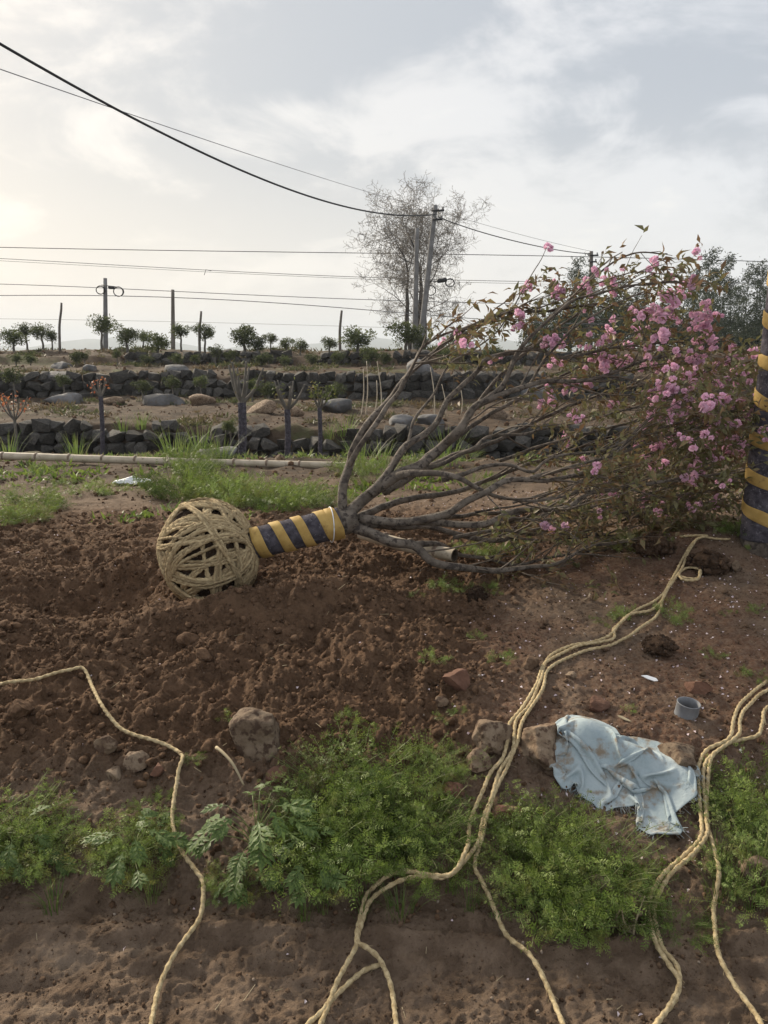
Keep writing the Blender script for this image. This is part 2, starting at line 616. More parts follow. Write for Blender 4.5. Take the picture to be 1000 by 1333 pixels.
M['dull'] = leafmat('dull_scrub', (.060, .075, .028), (.115, .115, .050), c=(.13, .095, .055), scale=.8, fine=6)
M['red_leaf'] = leafmat('red_leaf', (.34, .10, .05), (.42, .17, .07), fine=12)
M['bamboo_leaf'] = leafmat('bamboo_leaf', (.035, .050, .026), (.070, .088, .045), c=(.025, .036, .02), scale=.6, objrand=.4, fine=3, trans=.15)
M['dark_leaf'] = leafmat('dark_tree_leaf', (.022, .034, .016), (.045, .060, .028), fine=3, objrand=.3)
M['straw'] = std('dry_straw', (.30, .24, .15), (.42, .35, .23), 10, .9, 0)


def soil_material():
    m, t = newmat('ground_soil')
    at_ = t.n('ShaderNodeAttribute', attribute_name='zone')
    sp = t.n('ShaderNodeSeparateColor')
    t.l(at_.outputs['Color'], sp.inputs[0])
    til, pth, red = sp.outputs[0], sp.outputs[1], sp.outputs[2]
    tc = t.n('ShaderNodeTexCoord')
    v = tc.outputs['Object']
    n_big = t.noise(v, 1.6, 4, .55)
    n_mid = t.noise(v, 9, 6, .65)
    n_fin = t.noise(v, 60, 5, .7)
    grain = t.ramp(n_fin, .35, .68)
    # stony reddish earth on the untilled ground
    base = t.mix(t.ramp(n_mid, .32, .68), (.092, .060, .039), (.172, .120, .083))
    base = t.mix(t.math('MULTIPLY', red, t.ramp(n_big, .36, .6)), base, (.120, .064, .040))
    base = t.mix(t.math('MULTIPLY', grain, .5), base, (.24, .18, .13))
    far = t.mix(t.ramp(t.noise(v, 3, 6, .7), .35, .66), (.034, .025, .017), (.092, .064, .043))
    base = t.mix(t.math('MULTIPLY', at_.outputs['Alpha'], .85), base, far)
    # moist crumbly dug earth, crumb tones spread wider to imitate shade between crumbs
    dug = t.mix(t.ramp(n_mid, .32, .68), (.052, .029, .016), (.120, .070, .041))
    dug = t.mix(t.math('MULTIPLY', grain, .4), dug, (.190, .118, .072))
    dug = t.mix(t.ramp(t.noise(v, 150, 3, .7), .60, .70), dug, (.028, .016, .010))
    dug = t.mix(t.math('MULTIPLY', t.ramp(t.noise(v, 3.2, 5, .7), .50, .66), .6), dug, (.150, .092, .055))
    col = t.mix(til, base, dug)
    # trodden path with pale dried silt
    trod = t.mix(t.ramp(n_mid, .34, .66), (.112, .076, .051), (.200, .143, .100))
    sa = t.n('ShaderNodeAttribute', attribute_name='silt')
    silt = t.math('MULTIPLY', sa.outputs['Fac'], t.ramp(t.noise(v, 34, 6, .75), .66, .46))
    trod = t.mix(silt, trod, (.265, .205, .150))
    trod = t.mix(t.ramp(t.noise(v, 120, 3, .6), .62, .72), trod, (.062, .040, .027))
    col = t.mix(pth, col, trod)
    # green film of tiny plants far up the terraces
    col = t.mix(t.math('MULTIPLY', at_.outputs['Alpha'], t.ramp(t.noise(v, .55, 6, .65), .54, .70)), col, (.080, .085, .038))
    p = t.n('ShaderNodeBsdfPrincipled')
    t.l(col, p.inputs['Base Color'])
    p.inputs['Roughness'].default_value = .93
    p.inputs['Specular IOR Level'].default_value = .12
    b1 = t.n('ShaderNodeBump')
    b1.inputs['Strength'].default_value = 1.0
    b1.inputs['Distance'].default_value = .012
    t.l(t.noise(v, 75, 6, .7), b1.inputs['Height'])
    b2 = t.n('ShaderNodeBump')
    b2.inputs['Strength'].default_value = .6
    b2.inputs['Distance'].default_value = .03
    t.l(t.noise(v, 22, 5, .65), b2.inputs['Height'])
    t.l(b2.outputs[0], b1.inputs['Normal'])
    t.l(b1.outputs[0], p.inputs['Normal'])
    o = t.n('ShaderNodeOutputMaterial')
    t.l(p.outputs[0], o.inputs[0])
    return m


# ------------------------------------------------------------------ ground
def build_ground():
    ys = np.concatenate([np.linspace(-12, .5, 14), np.linspace(.6, 1.35, 24), np.geomspace(1.36, 6.2, 470), np.geomspace(6.25, 32, 190),
                         np.geomspace(33, 3600, 70)])
    t = np.linspace(-1, 1, 630)
    t = .62 * t + .38 * t ** 3
    wy = .82 * np.sqrt(ys ** 2 + 6.5)
    X = t[None] * wy[:, None]
    Y = np.repeat(ys[:, None], len(t), 1)
    Z = H(X, Y)
    n, m = X.shape
    i = np.arange(n - 1)[:, None]
    j = np.arange(m - 1)[None]
    Q = np.stack([i * m + j, i * m + j + 1, (i + 1) * m + j + 1, (i + 1) * m + j], -1).reshape(-1, 4)
    me = mesh_np('ground', np.stack([X, Y, Z], -1).reshape(-1, 3), Q, soil_material())
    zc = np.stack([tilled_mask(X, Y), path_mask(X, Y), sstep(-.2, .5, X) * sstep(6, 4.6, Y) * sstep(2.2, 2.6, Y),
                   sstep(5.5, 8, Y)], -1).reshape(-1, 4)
    b = me.attributes.new('silt', 'FLOAT', 'POINT')
    b.data.foreach_set('value', silt_mask(X, Y).astype(np.float32).ravel())
    a = me.attributes.new('zone', 'FLOAT_COLOR', 'POINT')
    a.data.foreach_set('color', zc.astype(np.float32).ravel())
    o = link('ground', me)
    o['kind'] = 'structure'


build_ground()


def build_hills():
    xs = np.linspace(-4200, 4200, 160)
    for y0, hmax, nm, sd in ((1700, 92, 'distant_hills', 1),):
        x = xs * y0 / 4200
        h = hmax * (.42 + .5 * perlin(xs / 900, xs * 0, sd) + .25 * perlin(xs / 300, xs * 0, sd + 1) + .06 * perlin(xs / 60, xs * 0, sd + 2))
        prof = [(0, 0), (120, .35), (320, .8), (480, 1.0), (760, .7), (1040, 0)]
        V = np.stack([np.stack([x, np.full_like(x, y0 + dy), np.maximum(h, 4) * k - 2], -1) for dy, k in prof])
        V[..., 2] += 2.5 * perlin(V[..., 0] / 80, V[..., 1] / 80, 9)
        n, m = V.shape[:2]
        i = np.arange(n - 1)[:, None]
        j = np.arange(m - 1)[None]
        Q = np.stack([i * m + j, i * m + j + 1, (i + 1) * m + j + 1, (i + 1) * m + j], -1).reshape(-1, 4)
        o = link(nm, mesh_np(nm, V.reshape(-1, 3), Q, std('hill_' + nm, (.04, .06, .04), (.07, .085, .06), .01, .95, 0)))
        o['kind'] = 'structure'


build_hills()


# ------------------------------------------------------------------ rocks, clods, pebbles
def ico(sub):
    bm = bmesh.new()
    bmesh.ops.create_icosphere(bm, subdivisions=sub, radius=1)
    V = np.array([v.co for v in bm.verts])
    F = np.array([[v.index for v in f.verts] for f in bm.faces])
    bm.free()
    return V, F


def p3(V, s, seed):
    return (perlin(V[:, 0] * s + V[:, 2] * .7 * s, V[:, 1] * s, seed) + perlin(V[:, 1] * s, V[:, 2] * s + V[:, 0] * .6 * s, seed + 1)
            + perlin(V[:, 2] * s, V[:, 0] * s + V[:, 1] * .5 * s, seed + 2))


ICO1, ICO2, ICO3, ICO4 = ico(1), ico(2), ico(3), ico(5)


def rock_verts(seed, base=ICO3, cuts=9, rough=.10):
    g = np.random.default_rng(seed)
    V = base[0] * np.array([1, g.uniform(.65, .9), g.uniform(.55, .8)])
    for k in range(cuts):
        n = unit(g.normal(size=3))
        d = g.uniform(.36, .72)
        s = V @ n
        V = V - np.clip(s - d, 0, None)[:, None] * n[None] * .92
    V = V + unit(V) * (rough * p3(V, 1.7, seed) + rough * .4 * p3(V, 5, seed + 7))[:, None]
    return V


def hull_mesh(seed, mat):
    g = np.random.default_rng(seed)
    P = g.uniform(-1, 1, (15, 3))
    P = P / np.max(np.abs(P), axis=1, keepdims=True) * g.uniform(.78, 1.0, (15, 1))
    bm = bmesh.new()
    for p in P:
        bm.verts.new(p)
    bmesh.ops.convex_hull(bm, input=bm.verts[:])
    for v in [v for v in bm.verts if not v.link_faces]:
        bm.verts.remove(v)
    me = bpy.data.meshes.new('wall_stone')
    bm.to_mesh(me)
    bm.free()
    me.materials.append(mat)
    return me


def scatter(V0s, F, pos, size, rot, squash=None):
    n = len(pos)
    pick = rng.integers(0, len(V0s), n)
    base = np.stack(V0s)[pick]
    if squash is not None:
        base = base * squash[:, None, :]
    V = np.einsum('nij,nkj->nki', rot, base) * size[:, None, None] + pos[:, None]
    k = base.shape[1]
    return V.reshape(-1, 3), (np.arange(n)[:, None, None] * k + F[None]).reshape(-1, 3)


def points_in(n, x0, x1, y0, y1, dens):
    """random ground points, accepted with probability dens(x, y)"""
    x = rng.uniform(x0, x1, n)
    y = rng.uniform(y0, y1, n)
    k = rng.uniform(size=n) < dens(x, y)
    return x[k], y[k]


def build_clods():
    g = Geo()
    big = [rock_verts(s, ICO2, 5, .20) for s in range(60, 66)]
    sml = [rock_verts(s, ICO1, 3, .20) for s in range(70, 78)]
    OCT = np.array([[0, 2, 4], [2, 1, 4], [1, 3, 4], [3, 0, 4], [2, 0, 5], [1, 2, 5], [3, 1, 5], [0, 3, 5]])
    octv = [np.array([[1, 0, 0], [-1, 0, 0], [0, 1, 0], [0, -1, 0], [0, 0, 1], [0, 0, -1.0]]) * rng.uniform(.6, 1.15, (6, 1)) + rng.normal(size=(6, 3)) * .12 for _ in range(8)]
    dens = lambda x, y: tilled_mask(x, y) * np.clip(1.5 - .2 * y, 0, 1) * (.30 + 1.3 * np.clip(perlin(x * 2, y * 2, 31) + .4, 0, 1))
    x, y = points_in(16000, -3.2, 2.2, 2.3, 5.6, dens)
    sz = .007 + .024 * rng.power(.42, len(x)) * rng.uniform(.4, 1, len(x))
    z = H(x, y) + sz * .25
    for V0, F, lo, hi in ((big, ICO2[1], .022, 1), (sml, ICO1[1], .0105, .022), (octv, OCT, 0, .0105)):
        k = (sz >= lo) & (sz < hi)
        V, T = scatter(V0, F, np.stack([x[k], y[k], z[k]], -1), sz[k], rand_rot(k.sum()))
        g.add(V, T)
    x, y = points_in(2600, -2.6, 2.8, 1.9, 2.8, lambda x, y: .5 + .5 * np.clip(perlin(x * 4, y * 4, 33) + .2, 0, 1) - .5 * (tilled_mask(x, y) > .5))
    sz = .006 + .016 * rng.power(.42, len(x)) * rng.uniform(.4, 1, len(x))
    V, T = scatter(sml, ICO1[1], np.stack([x, y, H(x, y) + sz * .15], -1), sz, rand_rot(len(x)))
    g.add(V, T)
    x, y = points_in(26000, -3.2, 2.2, 2.2, 5.0, dens)
    sz = rng.uniform(.0035, .008, len(x))
    V, T = scatter(octv, OCT, np.stack([x, y, H(x, y) + sz * .3], -1), sz, rand_rot(len(x)))
    g.add(V, T)
    o = link('soil_clods', g.mesh('soil_clods', M['clod']))
    o['kind'] = 'stuff'
    tag(o, 'loose brown crumbs and clods of freshly dug earth around the root ball', 'soil')
    # pebbly crumbs on the untilled ground and the path edge
    g = Geo()
    x, y = points_in(5200, -3, 3.2, 1.45, 6, lambda x, y: (1 - tilled_mask(x, y)) * np.where(path_mask(x, y) > .5, .35, .75) * np.clip(1.5 - .2 * y, .1, 1))
    sz = .003 + .012 * rng.power(.4, len(x)) * rng.uniform(.3, 1, len(x))
    V, T = scatter(sml, ICO1[1], np.stack([x, y, H(x, y) + sz * .2], -1), sz, rand_rot(len(x)))
    g.add(V, T)
    x, y = points_in(16000, -3, 3.2, 1.45, 5.5, lambda x, y: (1 - tilled_mask(x, y)) * np.where(path_mask(x, y) > .5, .5, .9))
    sz = rng.uniform(.002, .0065, len(x))
    V, T = scatter(octv, OCT, np.stack([x, y, H(x, y) + sz * .2], -1), sz, rand_rot(len(x)))
    g.add(V, T)
    for n_, x0, x1, y0, y1, lo, hi in ((11000, -1.7, 1.7, 1.42, 2.08, .0018, .0055), (900, -1.7, 1.7, 1.42, 2.08, .005, .013), (15000, -.4, 2.9, 2.4, 4.9, .0028, .0085), (700, -.4, 2.9, 2.4, 4.9, .009, .022)):
        x, y = points_in(n_, x0, x1, y0, y1, lambda x, y: np.clip(.25 + 1.3 * perlin(x * 3.5, y * 3.5, 61) + .5 * perlin(x * 12, y * 12, 62), .04, 1) * (1 - silt_mask(x, y) * .8) * (1 - tilled_mask(x, y)))
        sz = lo + (hi - lo) * rng.power(.5, len(x))
        big_ = hi > .01
        V, T = scatter(sml if big_ else octv, ICO1[1] if big_ else OCT, np.stack([x, y, H(x, y) + sz * .25], -1), sz, rand_rot(len(x)))
        g.add(V, T)
    o = link('gravel', g.mesh('gravel', M['red_clod']))
    o['kind'] = 'stuff'
    tag(o, 'reddish earth crumbs and grit strewn on the untilled ground', 'gravel')
    g = Geo()
    x, y = points_in(1700, -2.2, 3.2, 1.45, 6.5, lambda x, y: (1 - .8 * tilled_mask(x, y)) * np.where(path_mask(x, y) > .5, .3, .8))
    sz = .003 + .008 * rng.power(.5, len(x)) * rng.uniform(.3, 1, len(x))
    V, T = scatter(sml, ICO1[1], np.stack([x, y, H(x, y) + sz * .25], -1), sz, rand_rot(len(x)))
    g.add(V, T)
    o = link('pebbles', g.mesh('pebbles', M['pebble']))
    o['kind'] = 'stuff'
    tag(o, 'pale pebbles scattered over the reddish earth', 'pebbles')


build_clods()


def build_stones():
    # (px, py of the base centre, width px, material, label)
    S = [(338, 985, 72, 'stone', 'large tan boulder at the upper edge of the weeds beside a bent stick'),
         (148, 1016, 24, 'stone', 'small pale angular stone on dug earth below the loose single rope'),
         (138, 986, 32, 'stone', 'brown earthy stone touching the loose single rope'),
         (178, 1004, 28, 'stone', 'brown stone next to the small pale angular stone'),
         (362, 1017, 24, 'red_stone', 'small reddish stone under the large tan boulder'),
         (705, 990, 50, 'stone', 'brown rounded stone at the torn corner of the canvas sack'),
         (888, 1010, 44, 'stone', 'tan stone holding down the right edge of the canvas sack'),
         (985, 1160, 46, 'stone', 'tan stone among weeds beside the outer rope of the right bundle'),
         (640, 985, 46, 'stone', 'tan stone beside the middle rope bundle above the weeds'),
         (622, 1000, 26, 'stone', 'grey-brown stone just below the tan stone by the middle ropes'),
         (592, 1040, 26, 'red_stone', 'small reddish stone in the gap between two weed clumps'),
         (660, 1078, 40, 'red_stone', 'brown flat stone half hidden under the middle rope bundle'),
         (785, 1190, 44, 'stone', 'brown stone in the bank under the weeds below the sack'),
         (824, 1200, 36, 'stone', 'brown stone beside dead stalks at the path edge'),
         (595, 900, 34, 'red_stone', 'reddish flat stone on bare ground above the weeds'),
         (574, 925, 18, 'stone', 'small tan stone just below the reddish flat stone'),
         (745, 884, 13, 'stone', 'small round buff pebble beside the middle ropes'),
         (780, 925, 30, 'red_stone', 'reddish earthy stone above the canvas sack'),
         (912, 905, 30, 'red_stone', 'reddish stone right behind the grey tin ring'),
         (262, 860, 26, 'clod', 'rounded brown clod on the dug earth slope below the root ball'),
         (245, 838, 28, 'clod', 'angular brown clod in front of the root ball'),
         (365, 1155, 36, 'stone', 'brown stone beneath the broad-leaved weeds at the path edge'),
         (205, 1010, 16, 'red_stone', 'little red stone right of the small pale angular stone'),
         (335, 1150, 22, 'red_clod', 'brown clod at the foot of the bank by the broad-leaved weeds'),
         (24, 930, 26, 'clod', 'brown clod on the dug earth beside the end of the loose rope'),
         (690, 872, 22, 'red_clod', 'reddish lump of earth left of the middle ropes'),
         (960, 745, 20, 'stone', 'pale stone on the bare slope near the banded standing trunk')]
    for k, (px, py, wpx, mt, lab) in enumerate(S):
        p = hit(px, py)
        d = math.hypot(p[1], 1.6 - p[2])
        r = wpx * d / 1000 / 2 * 1.12
        V = rock_verts(100 + k, ICO4, 11, .07)
        V = V + unit(V) * (.018 * p3(V, 9, k) + .010 * p3(V, 22, k))[:, None]
        V = V * (r / np.abs(V[:, 0]).max())
        a = rng.uniform(-.5, .5)
        c, s = math.cos(a), math.sin(a)
        V = V @ np.array([[c, s, 0], [-s, c, 0], [0, 0, 1]])
        h = -V[:, 2].min()
        o = link('clod' if 'clod' in mt else 'stone', mesh_np('stone', V + [0, 0, h * .30], ICO4[1], M[mt]), loc=(p[0], p[1] + r * .5, hz(p[0], p[1] + r * .5)))
        tag(o, lab, 'clod' if 'clod' in mt else 'stone')
    # rough dark clumps of roots and soil
    for px, py, wpx, mt, lab in ((622, 780, 27, 'ball_soil', 'round dark ball of earth lying in front of the lowest limb'),
                                 (860, 852, 40, 'dark_clod', 'shaggy black clump of soil on the bare slope right of the middle ropes'),
                                 (925, 745, 52, 'dark_clod', 'dark crumbly lump on the slope beside the rope loop'),
                                 (855, 722, 50, 'dark_clod', 'dark crumbly lump under the crown tips behind the rope ends')):
        p = hit(px, py)
        d = math.hypot(p[1], 1.6 - p[2])
        r = wpx * d / 1000 / 2
        g = Geo()
        fl = 1.0 if mt == 'ball_soil' else .62
        V = ICO3[0] * (1 + .22 * p3(ICO3[0], 1.4, int(px)) + .16 * p3(ICO3[0], 5, 3))[:, None] * r * [.9, .9, fl * .9]
        g.add(V + [0, 0, r * .45 * fl], ICO3[1])
        n = 170
        dr = unit(rng.normal(size=(n, 3)) + [0, 0, .3])
        Vc, Tc = scatter([rock_verts(s, ICO1, 3, .1) for s in (80, 81, 82)], ICO1[1], dr * r * rng.uniform(.8, 1.08, (n, 1)) * [1, 1, fl] + [0, 0, r * .45 * fl], r * rng.uniform(.06, .24, n), rand_rot(n))
        g.add(Vc, Tc)
        o = link('earth_clump', g.mesh('earth_clump', M[mt]), loc=(p[0], p[1] + r * .4, hz(p[0], p[1] + r * .4)))
        tag(o, lab, 'clod')


build_stones()


# ------------------------------------------------------------------ terrace walls and boulders
WALL_ME = [hull_mesh(200 + k, M['wall_stone']) for k in range(9)]


def build_wall(yw, x0, x1, rows, sw, label, top_wob, skip=None):
    root = thing('stone_wall', label, 'wall', (0, yw, 0))
    n = 0
    x = x0
    for r in range(rows):
        x = x0 + rng.uniform(0, sw)
        while x < x1 and n < 300:
            ww = sw * rng.uniform(.7, 1.45)
            hh = sw * rng.uniform(.62, .85)
            yc = yw - wob(x)
            zb = float(np.interp(yw - .3, PY, PZ)) + .02 * math.sin(x)
            zz = zb + (r + .42) * sw * .74 + rng.uniform(-.03, .03)
            if skip is not None and skip(x, r):
                x += ww
                continue
            o = bpy.data.objects.new('stone', WALL_ME[rng.integers(0, 9)])
            COL.objects.link(o)
            o.parent = root
            o.location = (x + ww / 2, yc - .14 + .05 * r + rng.uniform(-.05, .04) - yw, zz)
            o.scale = (ww * .56, .19, hh * .60)
            o.rotation_euler = (rng.uniform(-.2, .2), rng.uniform(-.3, .3), rng.uniform(-.3, .3))
            x += ww * .93
            n += 1


build_wall(13.0, -9.5, 6.0, 3, .27, 'low dry-stone wall of dark rocks behind the pollarded saplings', 0,
           lambda x, r: r == 2 and perlin(x * .8, 0.3, 3) > .12)
build_wall(20.0, -13, 8, 3, .31, 'taller dry-stone terrace wall of dark angular rocks below the skyline ridge', 0,
           lambda x, r: r == 2 and perlin(x * .5, 7.3, 3) > .25)
build_wall(25.1, -15, 9, 2, .30, 'low rough course of rocks edging the topmost terrace under the small trees', 0,
           lambda x, r: perlin(x * .6, 2.3, 3) > .15)


def build_boulders():
    B = [(228, 488, 42, 14, 'grey'), (208, 527, 54, 16, 'grey'), (259, 527, 40, 14, 'brown'), (80, 525, 44, 14, 'grey'), (24, 516, 40, 16, 'brown'),
         (77, 516, 46, 12, 'grey'), (440, 537, 56, 16, 'grey'), (342, 537, 50, 18, 'brown'), (540, 497, 44, 26, 'grey'), (520, 552, 34, 12, 'grey'),
         (80, 480, 30, 9, 'pale'), (118, 482, 18, 8, 'pale'), (285, 600, 62, 20, 'grey'), (560, 552, 36, 12, 'grey'), (700, 520, 60, 22, 'grey'),
         (640, 545, 40, 14, 'brown'), (380, 540, 30, 12, 'brown'), (150, 528, 36, 10, 'brown'), (330, 596, 26, 14, 'brown'), (362, 606, 18, 12, 'brown')]
    for k, (px, py, wp, hp, kd) in enumerate(B):
        p = hit(px, py, False)
        d = p[1]
        r = wp * d / 2000 * 1.1
        V = rock_verts(300 + k, ICO3, 9, .08)
        V = V / np.abs(V).max(0) * [r, r * .7, hp * d / 1000 * .75]
        o = link('boulder', mesh_np('boulder', V, ICO3[1], M['boulder' if kd != 'brown' else 'stone']), loc=(p[0], p[1] + r * .3, hz(p[0], p[1] + r * .3) + .04))
        lab = {'grey': 'weathered grey boulder lying on the terraces between the stone walls',
               'brown': 'brownish boulder half buried in the terraces between the stone walls',
               'pale': 'small pale boulder on the top terrace by the saplings'}[kd]
        tag(o, lab, 'boulder', kd + ' boulders on the terraces')


build_boulders()

# ------------------------------------------------------------------ fallen cherry tree
BALL_C = at(272, 722, 3.92)
FORK = at(447, 679, 4.05)
TREE = thing('fallen_cherry_tree', 'uprooted pink-flowering cherry tree lying on its side with a rope-bound root ball', 'tree',
             (BALL_C[0], BALL_C[1], hz(BALL_C[0], BALL_C[1])))
TO = np.array(TREE.location)
AX = unit(FORK - BALL_C)


def tpart(name, g, mat, parent=TREE, smooth=True):
    return link(name, g.mesh(name, mat, smooth, TO), parent)


def spiral_tape(A, B, r, pitch, width, sides=40, phase=0.0, turns_dir=1, seed=0):
    """tape wound helically round the axis A-B"""
    A, B = np.asarray(A), np.asarray(B)
    L = np.linalg.norm(B - A)
    T = (B - A) / L
    a = np.array([0, 0, 1.0]) if abs(T[2]) < .8 else np.array([0, 1.0, 0])
    N = unit(np.cross(np.cross(T, a), T))
    Bn = np.cross(T, N)
    n = int(L / pitch * sides)
    u = np.linspace(-.2 * pitch, L - width * .5, n)
    th = phase + turns_dir * (2 * np.pi * u / pitch + 1.3 * perlin(u * 4.5, u * 0 + 1.7, seed))
    wd = width * (1 + .35 * perlin(u * 14, u * 0, seed))
    sh = .010 * perlin(u * 18, u * 0 + 3, seed + 2)
    cols = []
    for k, f in enumerate((0, .08, .35, .65, .92, 1)):
        s = np.clip(u + f * wd + sh, 0, L)
        rr = (np.interp(s, [0, L], r)) + (0 if f in (0, 1) else .0035) + .0016 * perlin(u * 60, u * 0 + f * 5, seed)
        cols.append(A + s[:, None] * T + rr[:, None] * (np.cos(th)[:, None] * N + np.sin(th)[:, None] * Bn))
    V = np.stack(cols, 1)
    m = V.shape[1]
    i = np.arange(n - 1)[:, None]
    j = np.arange(m - 1)[None]
    Q = np.stack([i * m + j, i * m + j + 1, (i + 1) * m + j + 1, (i + 1) * m + j], -1).reshape(-1, 4)
    return V.reshape(-1, 3), Q


def build_trunk():
    P = np.array([BALL_C, BALL_C + AX * .2, BALL_C + AX * .45, FORK, FORK + (FORK - BALL_C) * .10])
    C, r, s = resample(P, .02, np.array([.085, .080, .074, .074, .066]))
    g = Geo()
    V, T, Q = sweep(C, r, 18, prof=lambda th, u: 1 + .03 * np.sin(3 * th + 9 * u) + .02 * np.sin(5 * th - 20 * u))
    g.add(V, T, Q)
    trunk = tpart('trunk', g, M['bark'])
    a, b = BALL_C + AX * .235, FORK - AX * .015
    g = Geo()
    C, _ = resample(np.array([a, (a + b) / 2, b]), .006)
    V, T, Q = sweep(C, .083, 36, prof=lambda th, u: 1 + .02 * perlin(th * 4 + u * 3, u * 40, 3) + .012 * perlin(th * 12, u * 90, 4))
    g.add(V, T, Q)
    tpart('wrap_cloth', g, M['cloth'], trunk)
    g = Geo()
    V, Q = spiral_tape(a, b, (.0865, .0865), .125, .062, phase=1.2, seed=2)
    g.add(V, None, Q)
    V, Q = spiral_tape(b - AX * .075, b + AX * .004, (.0875, .0875), .075, .07, phase=.4, seed=5)
    g.add(V, None, Q)
    tpart('yellow_tape', g, M['tape'], trunk)
    # thin pale string tied near the fork
    c = b - AX * .055
    N = unit(np.cross(AX, [0, 0, 1]))
    B = np.cross(N, AX)
    th = np.linspace(0, 2 * np.pi, 40)
    P = c + .094 * (np.cos(th)[:, None] * N + np.sin(th)[:, None] * B) + AX * (.02 * np.sin(th * 1.0 + .4))[:, None]
    g = Geo()
    V, T, Q = sweep(P, .0028, 6)
    g.add(V, T, Q)
    tpart('string', g, M['white'], trunk)


build_trunk()


def build_ball():
    N = unit(np.cross(AX, [0, 0, 1]))
    B = np.cross(N, AX)
    ra, rt = .24, .28                      # along the trunk, across it
    g = Geo()
    V = ICO3[0]
    bm = bmesh.new()
    bmesh.ops.create_icosphere(bm, subdivisions=5, radius=1)
    V = np.array([v.co for v in bm.verts])
    F = np.array([[v.index for v in f.verts] for f in bm.faces])
    bm.free()
    d = 1 + .075 * p3(V, 1.3, 3) + .022 * p3(V, 6, 4) + .014 * p3(V, 14, 6)
    W = BALL_C + (V[:, :1] * AX * ra + V[:, 1:2] * N * rt + V[:, 2:3] * B * rt) * d[:, None] * .95
    g.add(W, F)
    ball = tpart('root_ball', g, M['ball_soil'])
    # bundles of rope wound over the ball, passing close round the trunk
    k = 0
    for b in range(25):
        base_phi = b * 2 * np.pi / 25 * 9.0 + rng.uniform(-.25, .25)
        tilt0 = rng.uniform(.05, .42) if b % 4 else rng.uniform(.5, .95)
        ns = rng.integers(3, 6)
        for q in range(ns):
            tilt = tilt0 + q * .062 + rng.uniform(-.012, .012)
            phi = base_phi + rng.uniform(-.03, .03) + q * rng.uniform(-.012, .02)
            # circle of the plane with unit normal nrm at offset c (in unit-sphere space; x = trunk axis)
            tl = tilt * .35 if b % 5 else 1.0 + tilt * .3
            nrm = np.array([math.sin(tl), math.cos(tl) * math.cos(phi), math.cos(tl) * math.sin(phi)])
            off = [.02, .16, .30][b % 3] + tilt * .30
            off = min(off, .68)
            e1 = unit(np.cross(nrm, [.3, .5, .8]))
            e2 = np.cross(nrm, e1)
            th = np.linspace(0, 2 * np.pi, 60)
            wv = .035 * np.sin(2 * th + rng.uniform(0, 6)) + .016 * np.sin(5 * th + rng.uniform(0, 6))
            U = off * nrm + math.sqrt(1 - off * off) * (np.cos(th)[:, None] * e1 + np.sin(th)[:, None] * e2) + wv[:, None] * nrm
            U = unit(U) * (1 - .022 + .014 * rng.uniform() + .055 * (b % 4) / 3 + .006 * np.sin(3 * th + b))[:, None]
            U = U * (1 + .075 * p3(unit(U), 1.3, 3))[:, None]
            P = BALL_C + U[:, :1] * AX * ra + U[:, 1:2] * N * rt + U[:, 2:3] * B * rt
            C, s = resample(P, .0085)
            V, T, Q = sweep(C, .0080, 8, 2, .28, 2 * np.pi / .036 / 2, s)
            gg = Geo()
            gg.add(V, T, Q)
            n = 26
            i = rng.integers(0, len(C), n)
            Vp, Qp = prisms(C[i], C[i] + unit(rng.normal(size=(n, 3)) + unit(C[i] - BALL_C)) * rng.uniform(.008, .022, (n, 1)), .0008, .0003)
            gg.add(Vp, None, Qp)
            tpart('rope_strand', gg, M['rope_ball'], ball)
            k += 1
    return ball


build_ball()

